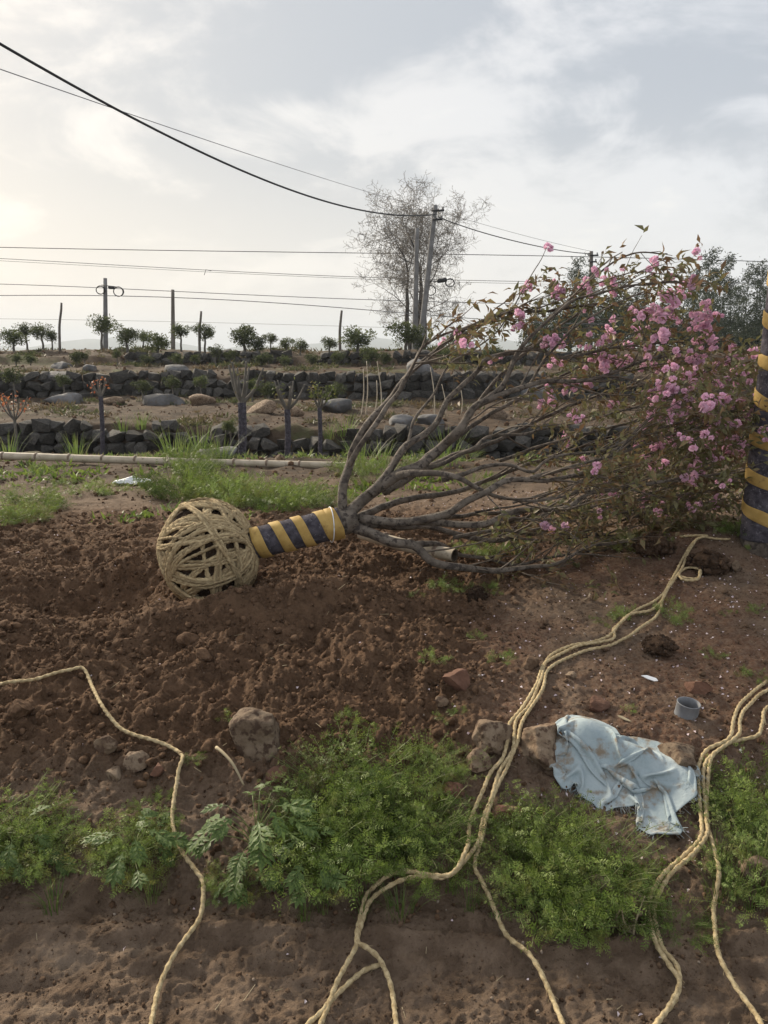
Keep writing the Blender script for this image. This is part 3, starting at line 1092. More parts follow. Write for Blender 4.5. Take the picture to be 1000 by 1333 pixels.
# limbs traced through the photograph: (px, py, Y) with radius at start and end
Yf = 4.05
LIMBS = [
    # tall pair
    ([(446, 676, 4.05), (447, 640, 4.08), (456, 600, 4.12), (460, 586, 4.14), (480, 553, 4.2), (507, 520, 4.28), (519, 503, 4.3), (540, 481, 4.36), (570, 457, 4.42), (600, 430, 4.5), (624, 418, 4.52), (654, 409, 4.56), (705, 404, 4.6), (760, 398, 4.66)], .038, .008),
    ([(455, 605, 4.12), (468, 578, 4.12), (489, 553, 4.15), (501, 532, 4.2), (519, 511, 4.22), (528, 491, 4.24), (540, 470, 4.3), (549, 455, 4.33), (575, 436, 4.36), (605, 428, 4.4)], .026, .007),
    # second fork
    ([(482, 643, 4.08), (507, 612, 4.12), (531, 580, 4.18), (552, 567, 4.22), (570, 550, 4.25), (583, 520, 4.3), (600, 502, 4.35), (621, 484, 4.4), (636, 467, 4.42), (675, 458, 4.48), (696, 454, 4.52), (718, 460, 4.55), (740, 465, 4.6), (800, 452, 4.7), (860, 446, 4.8), (905, 446, 4.85)], .034, .006),
    ([(531, 578, 4.18), (540, 547, 4.3), (566, 515, 4.42), (573, 490, 4.5), (588, 472, 4.55), (615, 457, 4.6), (648, 433, 4.66), (668, 400, 4.7), (690, 360, 4.74), (703, 340, 4.75), (712, 322, 4.76)], .013, .002),
    # main leader
    ([(450, 672, 4.05), (486, 641, 4.08), (516, 620, 4.12), (546, 605, 4.16), (564, 593, 4.18), (579, 577, 4.2), (597, 558, 4.24), (615, 532, 4.3), (636, 519, 4.33), (654, 513, 4.36), (678, 503, 4.4), (708, 496, 4.45), (740, 496, 4.5), (776, 493, 4.56), (800, 483, 4.6), (836, 471, 4.66), (862, 464, 4.7), (905, 452, 4.75)], .050, .007),
    ([(628, 524, 4.32), (651, 502, 4.36), (668, 472, 4.42), (680, 450, 4.45), (699, 430, 4.5), (728, 402, 4.55), (750, 382, 4.58), (774, 361, 4.62), (800, 340, 4.64), (826, 331, 4.66), (868, 330, 4.7)], .024, .004),
    ([(662, 480, 4.4), (685, 447, 4.36), (740, 397, 4.34), (776, 384, 4.34), (812, 374, 4.34), (855, 367, 4.36), (875, 368, 4.38), (915, 373, 4.4)], .015, .004),
    ([(690, 500, 4.44), (715, 460, 4.3), (750, 423, 4.25), (788, 402, 4.22), (831, 382, 4.22)], .012, .004),
    # dark stub and mid limbs
    ([(516, 620, 4.12), (540, 615, 4.06), (576, 617, 3.98), (600, 623, 3.94), (622, 637, 3.92), (650, 648, 3.95), (700, 652, 4.0), (760, 640, 4.05)], .034, .006),
    ([(530, 614, 4.14), (570, 605, 4.2), (600, 590, 4.26), (618, 580, 4.3), (636, 570, 4.34), (681, 566, 4.4), (708, 561, 4.45), (780, 545, 4.55), (850, 520, 4.65), (930, 480, 4.75)], .022, .004),
    ([(575, 625, 4.0), (600, 616, 4.0), (630, 609, 4.02), (666, 606, 4.05), (690, 609, 4.08), (720, 596, 4.1), (785, 588, 4.15), (850, 560, 4.22), (950, 535, 4.3)], .022, .005),
    ([(470, 676, 4.05), (530, 678, 4.0), (582, 671, 3.95), (606, 656, 3.93), (630, 641, 3.93), (660, 626, 3.95), (690, 625, 3.98), (718, 625, 4.02), (763, 618, 4.08), (786, 601, 4.12), (808, 591, 4.16), (853, 572, 4.22), (904, 556, 4.3), (940, 541, 4.35)], .036, .005),
    ([(690, 622, 3.98), (744, 607, 4.0), (792, 593, 4.05), (820, 570, 4.1), (870, 520, 4.15)], .016, .004),
    ([(460, 684, 4.05), (540, 678, 4.1), (620, 680, 4.08), (680, 666, 4.05), (731, 660, 4.05), (766, 644, 4.05), (808, 638, 4.08), (853, 631, 4.12), (888, 622, 4.18), (930, 617, 4.25), (968, 614, 4.3)], .034, .005),
    # lowest limbs pressed on the ground
    ([(452, 684, 4.05), (480, 694, 4.0), (510, 704, 3.97), (540, 713, 3.95), (562, 730, 3.94), (600, 737, 3.96), (630, 745, 3.97), (660, 743, 4.0), (690, 740, 4.02), (720, 732, 4.06), (766, 716, 4.15), (805, 706, 4.25)], .048, .008),
    ([(536, 709, 3.97), (570, 710, 4.05), (600, 722, 4.15), (630, 728, 4.2), (675, 731, 4.25), (730, 722, 4.35), (790, 716, 4.4)], .026, .006),
    ([(470, 682, 4.05), (520, 684, 4.2), (561, 686, 4.28), (600, 699, 4.32), (630, 704, 4.34), (660, 704, 4.36), (690, 694, 4.4), (744, 694, 4.45), (776, 694, 4.5), (818, 702, 4.55), (845, 700, 4.6)], .030, .006),
    ([(590, 700, 4.3), (640, 690, 4.3), (700, 690, 4.3), (780, 660, 4.35), (850, 650, 4.4), (920, 640, 4.5)], .018, .004),
    # limbs on the far side of the crown
    ([(460, 676, 4.08), (520, 655, 4.4), (600, 640, 4.75), (700, 600, 5.1), (800, 570, 5.4), (900, 555, 5.6)], .036, .005),
    ([(500, 640, 4.2), (570, 600, 4.6), (650, 570, 4.95), (740, 530, 5.3), (830, 500, 5.5), (930, 480, 5.6)], .034, .005),
    ([(560, 598, 4.4), (620, 550, 4.7), (690, 510, 5.0), (770, 470, 5.2), (840, 430, 5.3), (890, 410, 5.35)], .026, .004),
    ([(540, 678, 4.3), (620, 670, 4.8), (720, 660, 5.1), (820, 650, 5.4), (930, 640, 5.6)], .028, .005),
    ([(610, 540, 4.5), (660, 480, 4.75), (720, 430, 4.9), (780, 395, 5.0), (850, 360, 5.1)], .020, .004),
    ([(650, 600, 4.8), (740, 570, 4.9), (830, 550, 4.95), (920, 520, 5.0), (990, 500, 5.05)], .018, .004),
    ([(700, 650, 4.9), (780, 620, 4.95), (880, 590, 5.0), (970, 560, 5.1)], .016, .004),
]
for k in range(12):
    x0, y0, Y0 = rng.uniform(590, 700), rng.uniform(640, 700), rng.uniform(4.25, 4.9)
    x1, y1, Y1 = rng.uniform(860, 975), rng.uniform(565, 680), rng.uniform(4.35, 5.5)
    LIMBS.append(([(x0, y0, Y0), (x0 * .7 + x1 * .3, y0 * .7 + y1 * .3 + rng.uniform(-4, 12), Y0 * .7 + Y1 * .3),
                   (x0 * .35 + x1 * .65, y0 * .35 + y1 * .65 + rng.uniform(-4, 10), Y0 * .35 + Y1 * .65), (x1, y1, Y1)], rng.uniform(.010, .017), .004))
LIMB_C = []
for pts, r0, r1 in LIMBS:
    r0, r1 = r0 * .70, r1 * .85
    P = np.array([at(*p) for p in pts])
    for i in range(1, len(P) - 1):                       # slight natural kinks
        P[i] += rng.normal(size=3) * [.004, .03, .004]
    # keep resting limbs above the soil
    rr = np.linspace(0, 1, len(P)) ** .8
    rad = r0 + (r1 - r0) * rr
    P[:, 2] = np.maximum(P[:, 2], H(P[:, 0], P[:, 1], False) + rad * .8)
    C, r, s = resample(P, .028, rad)
    ws = np.stack([perlin(s * 6, s * 0 + k * 5, len(LIMB_C)) for k in range(3)], 1) * np.minimum(1, s / .1)[:, None]
    C = C + ws * .010
    g = Geo()
    ph = rng.uniform(0, 6)
    V, T, Q = sweep(C, r * (1 + .09 * perlin(s * 22, s * 0, 40 + len(LIMB_C))), 10 if r0 > .02 else 8, prof=lambda th, u: 1 + .06 * np.sin(2 * th + ph + 8 * u) + .04 * np.sin(3 * th - 17 * u))
    g.add(V, T, Q)
    tpart('limb', g, M['bark'])
    LIMB_C.append((C, r, s))

# twigs, grown off the limbs, heading outwards along the crown
tw0, tw1, twr0, twr1 = [], [], [], []
tipP, tipD = [], []


def grow(p, d, L, r, depth):
    n = max(3, int(L / .075))
    st = L / n
    d = unit(d)
    q = p.copy()
    for k in range(n):
        d = unit(d + rng.normal(size=3) * .13 + np.array([.04, .0, .012]))
        e = q + d * st
        if e[2] > np.interp(e[0], [.2, .9, 1.05, 1.7, 1.98, 2.6], [1.75, 2.05, 2.22, 2.18, 1.74, 1.64]):
            break
        gz = H(e[0], e[1], False)
        if e[2] < gz + .03:
            e[2] = gz + .03
            d = unit(d * [1, 1, .2])
        f0, f1 = 1 - .75 * k / n, 1 - .75 * (k + 1) / n
        tw0.append(q); tw1.append(e); twr0.append(r * f0); twr1.append(r * f1)
        if k >= n * .3:
            tipP.append(e); tipD.append(d)
        if depth > 0 and k > 0 and rng.uniform() < .50:
            grow(e, d + rng.normal(size=3) * .6, L * rng.uniform(.35, .6), r * f1 * .75, depth - 1)
        q = e


for li, (C, r, s) in enumerate(LIMB_C):
    T = unit(np.gradient(C, axis=0))
    L = s[-1]
    x = L * .22
    while x < L:
        i = min(int(np.searchsorted(s, x)), len(C) - 1)
        d = T[i] + rng.normal(size=3) * np.array([.45, .75, .5]) + np.array([.45, .1, .12])
        if rng.uniform() < np.clip((x / L - .22) * 1.8, 0, 1):
            grow(C[i].copy(), d, rng.uniform(.25, .75) * (1.15 - .5 * x / L), min(.0062, r[i] * .6), 1)
        x += rng.uniform(.035, .095)
    grow(C[-1].copy(), T[-1], rng.uniform(.2, .4), r[-1], 1)
g = Geo()
V, Q = prisms(tw0, tw1, np.array(twr0), np.array(twr1), 4)
g.add(V, None, Q)
o = tpart('twigs', g, M['twig'])
o['kind'] = 'stuff'

tipP, tipD = np.array(tipP), np.array(tipD)
print('twig segs', len(tw0), 'nodes', len(tipP))


def build_foliage():
    rep = 4
    n = len(tipP) * rep
    P = np.repeat(tipP, rep, 0) + rng.normal(size=(n, 3)) * .014
    D = unit(np.repeat(tipD, rep, 0) * .55 + rng.normal(size=(n, 3)) * .75 + np.array([.05, 0, -.12]))
    k = rng.uniform(size=n) < .80
    P, D = P[k], D[k]
    n = len(P)
    L = rng.uniform(.032, .074, n)
    Nn = unit(rng.normal(size=(n, 3)) * .6 + [0, 0, 1])
    # leaves of the near side of the crown are parts of their own
    zmin = H(P[:, 0], P[:, 1], False)
    ok = P[:, 2] > zmin + .05
    dist = np.linalg.norm(P - CAM, axis=1)
    px = 500 + P[:, 0] / (P @ FWD - CAM @ FWD) * 1000
    order = np.argsort(-(L / dist) * (ok & (px < 985)))
    near = order[:260]
    g1 = Geo()
    V, T = leaves([[0, 0, 0]], [[1, 0, 0]], [[0, 0, 1]], 1.0, .42)
    lm = mesh_np('leaf', V, T, M['leaf'])
    for i in near:
        o = link('leaf', lm, TREE)
        d = D[i]
        sx = unit(np.cross(Nn[i], d))
        up = np.cross(d, sx)
        m = Matrix(((d[0], sx[0], up[0], 0), (d[1], sx[1], up[1], 0), (d[2], sx[2], up[2], 0), (0, 0, 0, 1)))
        o.matrix_local = Matrix.Translation(P[i] - TO) @ m @ Matrix.Scale(L[i], 4)
    rest = order[260:]
    V, T = leaves(P[rest], D[rest], Nn[rest], L[rest], L[rest] * .42)
    g1.add(V, T)
    o = tpart('foliage', g1, M['leaf'])
    o['kind'] = 'stuff'


build_foliage()


def pompom(seed, n=26):
    g = np.random.default_rng(seed)
    i = np.arange(n) + .5
    ph = np.arccos(1 - 1.75 * i / n)
    th = np.pi * (1 + 5 ** .5) * i
    D = np.stack([np.cos(th) * np.sin(ph), np.sin(th) * np.sin(ph), np.cos(ph)], -1)
    D = unit(D + g.normal(size=D.shape) * .22)
    S = unit(np.cross(D, unit(g.normal(size=D.shape))))
    U = np.cross(S, D)
    wd = g.uniform(.34, .5, (n, 1))
    rd = g.uniform(.8, 1.08, (n, 1))
    V = np.stack([D * .22, D * rd * .72 + S * wd, D * rd + U * .18, D * rd * .72 - S * wd], 1).reshape(-1, 3)
    q = (np.arange(n)[:, None] * 4 + np.arange(4)[None])
    return mesh_np('blossom', V, q, M['blossom'], False)


def build_blossoms():
    ms = [pompom(k) for k in range(6)]
    P = tipP
    zg = H(P[:, 0], P[:, 1], False)
    cp = P - CAM
    f = cp @ FWD
    px = 500 + cp[:, 0] / f * 1000
    py = 666.5 - (cp @ UPV) / f * 1000
    # thickest along the upper and outer crown, few low and inside
    wgt = np.exp(-((px - 830) / 150) ** 2) * np.exp(-((py - 430) / 105) ** 2) * 1.5 + .045 + .28 * np.exp(-((px - 620) / 60) ** 2 - ((py - 470) / 60) ** 2) \
        + .35 * np.exp(-((px - 930) / 60) ** 2 - ((py - 560) / 60) ** 2)
    wgt *= (py < 690) * (px > 540)
    wgt *= (P[:, 2] > zg + .12)
    idx = rng.choice(len(P), 76, replace=False, p=wgt / wgt.sum())
    cnt = 0
    spots = [at(714, 320, 4.76)] + [P[i] for i in idx]
    for q, c in enumerate(spots):
        k = rng.integers(3, 6) if q > 0 else 1
        for _ in range(k):
            if cnt >= 292:
                break
            o = link('blossom', ms[rng.integers(0, 6)], TREE)
            o.location = c - TO + rng.normal(size=3) * (.026 if k > 1 else .002) - np.array([0, 0, .012])
            o.rotation_euler = rng.uniform(0, 6.28, 3)
            s = rng.uniform(.021, .034) if k > 1 else .036
            o.scale = (s, s, s * rng.uniform(.8, 1))
            cnt += 1
    # the rest, deeper in the crown, as one mass
    w2 = (.35 + wgt / wgt.max()) * (py < 680) * (px > 560) * (P[:, 2] > zg + .12)
    idx = rng.choice(len(P), 130, replace=False, p=w2 / w2.sum())
    g = Geo()
    for i in idx:
        for _ in range(rng.integers(2, 5)):
            me = ms[rng.integers(0, 6)]
            v = np.empty(len(me.vertices) * 3, np.float32)
            me.vertices.foreach_get('co', v)
            g.add(v.reshape(-1, 3) * rng.uniform(.014, .026) + P[i] + rng.normal(size=3) * .024, None, np.arange(len(v) // 3).reshape(-1, 4))
    o = tpart('blossoms', g, M['blossom'], TREE, False)
    o['kind'] = 'stuff'


build_blossoms()


# ------------------------------------------------------------------ standing banded trunk on the right
def build_standing():
    base = hit(987, 712)
    top = at(1019, 425, base[1] - .05)
    d = unit(top - base)
    root = thing('standing_tree', 'standing tree trunk wrapped in dark cloth and yellow spiral tape beside the fallen crown', 'tree', base)
    L = 2.1
    g = Geo()
    P = np.array([base - d * .08, base + d * .3, base + d * 1.2, base + d * L])
    C, r, s = resample(P, .04, np.array([.105, .092, .085, .078]))
    V, T, Q = sweep(C, r, 16)
    g.add(V, T, Q)
    tr = link('trunk', g.mesh('trunk', M['bark'], origin=base), root)
    a, b = base + d * .05, base + d * 1.75
    g = Geo()
    C, _ = resample(np.array([a, (a + b) / 2, b]), .012)
    V, T, Q = sweep(C, np.linspace(.102, .089, len(C)), 36, prof=lambda th, u: 1 + .02 * perlin(th * 4 + u * 3, u * 40, 13) + .012 * perlin(th * 12, u * 90, 14))
    g.add(V, T, Q)
    link('wrap_cloth', g.mesh('wrap_cloth', M['cloth'], origin=base), tr)
    g = Geo()
    V, Q = spiral_tape(a, b, (.106, .0925), .205, .072, phase=-.6, turns_dir=-1, seed=12)
    g.add(V, None, Q)
    link('yellow_tape', g.mesh('yellow_tape', M['tape'], origin=base), tr)
    e = base + d * L
    tp, td = [], []
    for k in range(6):
        a = k * 1.05 + .3
        q = np.array([e + d * -.05, e + np.array([.2 + math.cos(a) * .2, math.sin(a) * .25, .45]), e + np.array([.62 + math.cos(a) * .4, math.sin(a) * .5, 1.2]),
                      e + np.array([1.05 + math.cos(a) * .6, math.sin(a) * .8, 1.9])])
        C, r, s = resample(q, .05, np.array([.05, .035, .02, .006]))
        g = Geo()
        V, T, Q = sweep(C, r, 8)
        g.add(V, T, Q)
        link('limb', g.mesh('limb', M['bark'], origin=base), root)
        tp.append(np.repeat(C[len(C) // 2:], 10, 0))
    P = np.concatenate(tp)
    P = P + rng.normal(size=P.shape) * .14
    V, T = leaves(P, rng.normal(size=P.shape), unit(rng.normal(size=P.shape) + [0, 0, 1.5]), rng.uniform(.05, .08, len(P)), .03)
    g = Geo()
    g.add(V, T)
    o = link('foliage', g.mesh('foliage', M['leaf'], origin=base), root)
    o['kind'] = 'stuff'


build_standing()


# ------------------------------------------------------------------ ropes lying on the ground
ROPE_XY = []


def ground_rope(pix, label, lift=None, r=.0064, group=None, seed=0):
    """lay a twisted rope over the ground through photo pixels; lift = extra height at chosen points (over weeds and loops)"""
    P = []
    for k, p in enumerate(pix):
        lf = p[2] if len(p) > 2 else 0.0
        q = hit(p[0], p[1])
        if lf:
            dd = ray(p[0], p[1])
            q = q - dd * (lf / max(.25, -dd[2]))
            q[2] = max(q[2], hz(q[0], q[1]) + lf * .9)
        P.append(q)
    P = np.array(P)
    C, s = resample(P, .0055)
    C[:, :2] += np.stack([perlin(s * 7, s * 0 + 1, seed), perlin(s * 7, s * 0 + 7, seed + 1)], 1) * .005
    ROPE_XY.append(C[::8, :2].copy())
    zt = H(C[:, 0], C[:, 1])
    k = 17
    ker = np.hanning(2 * k + 1)
    ker /= ker.sum()
    top = np.array([zt[max(0, i - k):i + k + 1].max() for i in range(len(zt))])
    zz = np.convolve(np.pad(top, k, 'edge'), ker, 'valid')
    lf = np.convolve(np.pad(np.maximum(C[:, 2] - zz, 0), k, 'edge'), ker, 'valid')
    C[:, 2] = zz + lf + r * .8
    V, T, Q = sweep(C, r * (1 + .06 * perlin(s * 30, s * 0, seed)), 12, 2, .18, 2 * np.pi / .030 / 2, s)
    g = Geo()
    g.add(V, T, Q)
    n = int(s[-1] * 120)
    i = rng.integers(0, len(C), n)
    tg = unit(np.gradient(C, axis=0))[i]
    Vp, Qp = prisms(C[i], C[i] + (unit(rng.normal(size=(n, 3)) + [0, 0, .5]) * .6 + tg * .7) * rng.uniform(.008, .026, (n, 1)), .0009, .0003)
    g.add(Vp, None, Qp)
    c0 = C[len(C) // 2].copy()
    o = link('straw_rope', g.mesh('straw_rope', M['rope'], origin=c0), loc=c0)
    return tag(o, label, 'rope', group)


ground_rope([(-330, 925), (-240, 940), (-150, 918), (-60, 905), (0, 898), (45, 888), (90, 876), (112, 888), (130, 922), (150, 952), (180, 968), (220, 982), (238, 994), (232, 1020), (227, 1060), (226, 1085),
             (236, 1115), (255, 1145), (266, 1168), (262, 1200), (243, 1232), (222, 1266), (206, 1300), (196, 1345), (188, 1400)],
            'loose single straw rope snaking from the dug earth down to the path', seed=1)
# the middle bundle
TOPM = [(905, 700), (922, 702), (905, 712), (888, 735), (880, 752)]
ground_rope([(885, 702), (920, 700), (903, 712), (884, 742), (862, 780), (830, 798), (800, 822), (796, 838), (750, 848), (712, 866), (702, 885), (698, 900), (676, 930), (662, 950), (660, 975),
             (655, 1000), (640, 1015), (630, 1040), (612, 1080), (608, 1105, .05), (590, 1138, .06), (560, 1142, .05), (520, 1136, .04), (492, 1152, .03), (475, 1180), (466, 1215), (465, 1240), (462, 1252),
             (440, 1285), (425, 1320), (400, 1375)],
            'straw rope of the middle bundle that swings widest left to the lower path', seed=2)
ground_rope([(950, 703), (932, 706), (915, 702), (900, 718), (886, 748), (872, 768), (850, 795), (815, 808), (790, 836), (745, 846), (715, 860), (704, 890), (690, 922), (672, 945), (668, 985),
             (662, 1000), (648, 1018), (638, 1055), (630, 1078), (618, 1105, .04), (585, 1142, .05), (545, 1142, .05), (510, 1152, .03), (482, 1180), (470, 1215), (467, 1242), (480, 1252),
             (495, 1262), (508, 1290), (514, 1330), (520, 1370)],
            'straw rope of the middle bundle ending in a short fork bend on the path', seed=3)
ground_rope([(912, 742, .01), (908, 755, .01), (890, 756, .01), (884, 748, .01), (896, 741, .01), (911, 743, .012), (908, 756), (893, 757), (880, 752), (866, 776), (856, 806), (840, 818), (802, 842), (755, 852), (715, 872),
             (706, 905), (680, 945), (672, 985), (650, 1030), (638, 1060), (628, 1090, .03), (618, 1128, .02), (626, 1158), (640, 1190), (660, 1222), (690, 1262), (715, 1300), (735, 1345), (750, 1390)],
            'straw rope of the middle bundle with a small loop, running straight to the path', seed=4)
ground_rope([(497, 1258), (470, 1275), (440, 1300), (418, 1325), (398, 1352), (380, 1390)],
            'short straw rope end crossing the fork bend on the path', seed=9)
# the right bundle
ground_rope([(1060, 870), (1000, 893), (970, 912), (956, 940), (948, 968), (920, 985), (908, 1015), (910, 1060), (913, 1090, .03), (890, 1118, .03), (862, 1142, .03), (846, 1172, .02), (844, 1200), (854, 1235),
             (872, 1270), (884, 1290), (872, 1315), (850, 1345), (820, 1390)],
            'straw rope of the right bundle on its inner side, passing close by the canvas sack', seed=5)
ground_rope([(1060, 885), (1000, 902), (976, 920), (962, 945), (960, 965), (928, 988), (915, 1018), (918, 1060), (920, 1088, .03), (900, 1116, .04), (870, 1144, .03), (855, 1172, .02), (850, 1200), (862, 1240),
             (880, 1272), (880, 1300), (858, 1340), (835, 1380)],
            'straw rope of the right bundle twisted alongside the inner strand', seed=6)
ground_rope([(1050, 905), (1000, 925), (992, 950), (985, 966), (950, 972), (928, 992), (920, 1030), (920, 1075, .02), (928, 1100, .03), (936, 1135, .03), (932, 1170, .02), (928, 1205), (934, 1250), (952, 1290), (985, 1335), (1010, 1380)],
            'straw rope of the right bundle that splits off alone across the path', seed=7)


# ------------------------------------------------------------------ canvas sack (cloth draped by a small simulation)
def build_sack():
    nu, nv = 84, 56
    LU, LV = .66, .46
    sp = LU / (nu - 1)
    # a rucked sheet laid diagonally across the stones
    corners = {(0, 0): (722, 962), (1, 0): (903, 1012), (0, 1): (748, 1028), (1, 1): (872, 1090)}
    top = [(724, 958), (748, 944), (778, 955), (806, 974), (846, 976), (880, 990), (902, 1020)]
    bot = [(732, 1006), (748, 1024), (770, 1042), (796, 1046), (818, 1052), (836, 1082), (868, 1090)]
    tp = np.array([hit(*p) for p in top])
    bp = np.array([hit(*p) for p in bot])
    u = np.linspace(0, 1, nu)
    t0 = np.stack([np.interp(u, np.linspace(0, 1, len(tp)), tp[:, k]) for k in range(3)], 1)
    b0 = np.stack([np.interp(u, np.linspace(0, 1, len(bp)), bp[:, k]) for k in range(3)], 1)
    v = np.linspace(0, 1, nv)[None, :, None]
    X = t0[:, None] * (1 - v) + b0[:, None] * v
    gz = H(X[..., 0], X[..., 1], False)
    sup = lambda x, y: H(x, y, False) + .015 + .075 * bump(x, y, t0[10, 0] + .03, t0[10, 1] - .08, .10, .09) \
        + .07 * bump(x, y, t0[45, 0], t0[45, 1] - .09, .13, .06, -.5) + .055 * bump(x, y, t0[70, 0], t0[70, 1] - .16, .08, .14)
    uu, vv = np.meshgrid(np.linspace(0, 1, nu), np.linspace(0, 1, nv), indexing='ij')
    X[..., 2] = sup(X[..., 0], X[..., 1]) + .05 + .02 * perlin(uu * 5 + vv * 3, vv * 4 - uu * 2, 3) + .012 * perlin(uu * 11, vv * 9, 5)
    g = np.random.default_rng(11)
    X += g.normal(size=X.shape) * .001
    su = sp
    sv = LV / (nv - 1)
    cons = []

    def solve(A, B, rest, k):
        d = B - A
        L = np.linalg.norm(d, axis=-1, keepdims=True)
        return d * ((L - rest) / np.maximum(L, 1e-6)) * k
    Vel = np.zeros_like(X)
    pinT = X[[0, 0, nu - 1, nu - 1, nu // 2], [0, nv - 1, 0, nv - 1, 0]].copy()
    for it in range(260):
        Vel[..., 2] -= .00022
        Xn = X + Vel
        for sub in range(9):
            D = np.zeros_like(Xn)
            W = np.zeros(Xn.shape[:2] + (1,))
            for (di, dj, rest, k) in ((1, 0, su, .5), (0, 1, sv, .5), (1, 1, math.hypot(su, sv), .3), (1, -1, math.hypot(su, sv), .3), (2, 0, 2 * su, .10), (0, 2, 2 * sv, .10), (4, 0, 4 * su, .04), (0, 4, 4 * sv, .04)):
                a0 = slice(0, nu - di)
                a1 = slice(di, nu)
                if dj >= 0:
                    b0_, b1_ = slice(0, nv - dj), slice(dj, nv)
                else:
                    b0_, b1_ = slice(-dj, nv), slice(0, nv + dj)
                c = solve(Xn[a0, b0_], Xn[a1, b1_], rest, k)
                if di == 2 or dj == 2 or di == 4 or dj == 4:
                    pass
                D[a0, b0_] += c
                D[a1, b1_] -= c
                W[a0, b0_] += 1
                W[a1, b1_] += 1
            Xn += D * (1.6 / np.maximum(W, 1)) * 1.2
            zf = sup(Xn[..., 0], Xn[..., 1])
            Xn[..., 2] = np.maximum(Xn[..., 2], zf)
            Xn[..., 2] = np.minimum(Xn[..., 2], zf + .10)
            Xn[[0, 0, nu - 1, nu - 1, nu // 2], [0, nv - 1, 0, nv - 1, 0], :2] = pinT[:, :2]
        Vel = (Xn - X) * .90
        fr = (Xn[..., 2] - sup(Xn[..., 0], Xn[..., 1])) < .002
        Vel[fr] *= .4
        X = Xn
    n, m = nu, nv
    i = np.arange(n - 1)[:, None]
    j = np.arange(m - 1)[None]
    Q = np.stack([i * m + j, i * m + j + 1, (i + 1) * m + j + 1, (i + 1) * m + j], -1).reshape(-1, 4)
    # a torn hole
    hole = lambda a, b: ((a - .13) / .045) ** 2 + ((b - .42) / .03) ** 2 < 1
    keep = ~hole(uu[:-1, :-1].ravel(), vv[:-1, :-1].ravel())
    c0 = X[nu // 2, nv // 2].copy()
    c0[2] = hz(c0[0], c0[1])
    root = thing('canvas_sack', 'crumpled pale blue-grey canvas sack with frayed edges lying on the weedy bank', 'sack', c0)
    me = mesh_np('cloth', X.reshape(-1, 3) - c0, Q[keep], M['sack'])
    o = link('cloth', me, root)
    s = o.modifiers.new('thickness', 'SOLIDIFY')
    s.thickness = .003
    sb = o.modifiers.new('smooth', 'SUBSURF')
    sb.levels = 1
    sb.render_levels = 1
    # frayed threads along the torn edges
    e = np.concatenate([X[:, -1], X[-1], X[0]])
    e2 = np.concatenate([X[:, -3], X[-3], X[2]])
    k = rng.integers(0, len(e), 420)
    d = unit(e[k] - e2[k]) + rng.normal(size=(420, 3)) * .4
    ln = rng.uniform(.006, .022, (420, 1))
    V, Qp = prisms(e[k], e[k] + d * ln - [0, 0, .004], .0007, .0004)
    gg = Geo()
    gg.add(V, None, Qp)
    f = link('frayed_threads', gg.mesh('frayed_threads', M['sack'], origin=c0), root)
    f['kind'] = 'stuff'


build_sack()


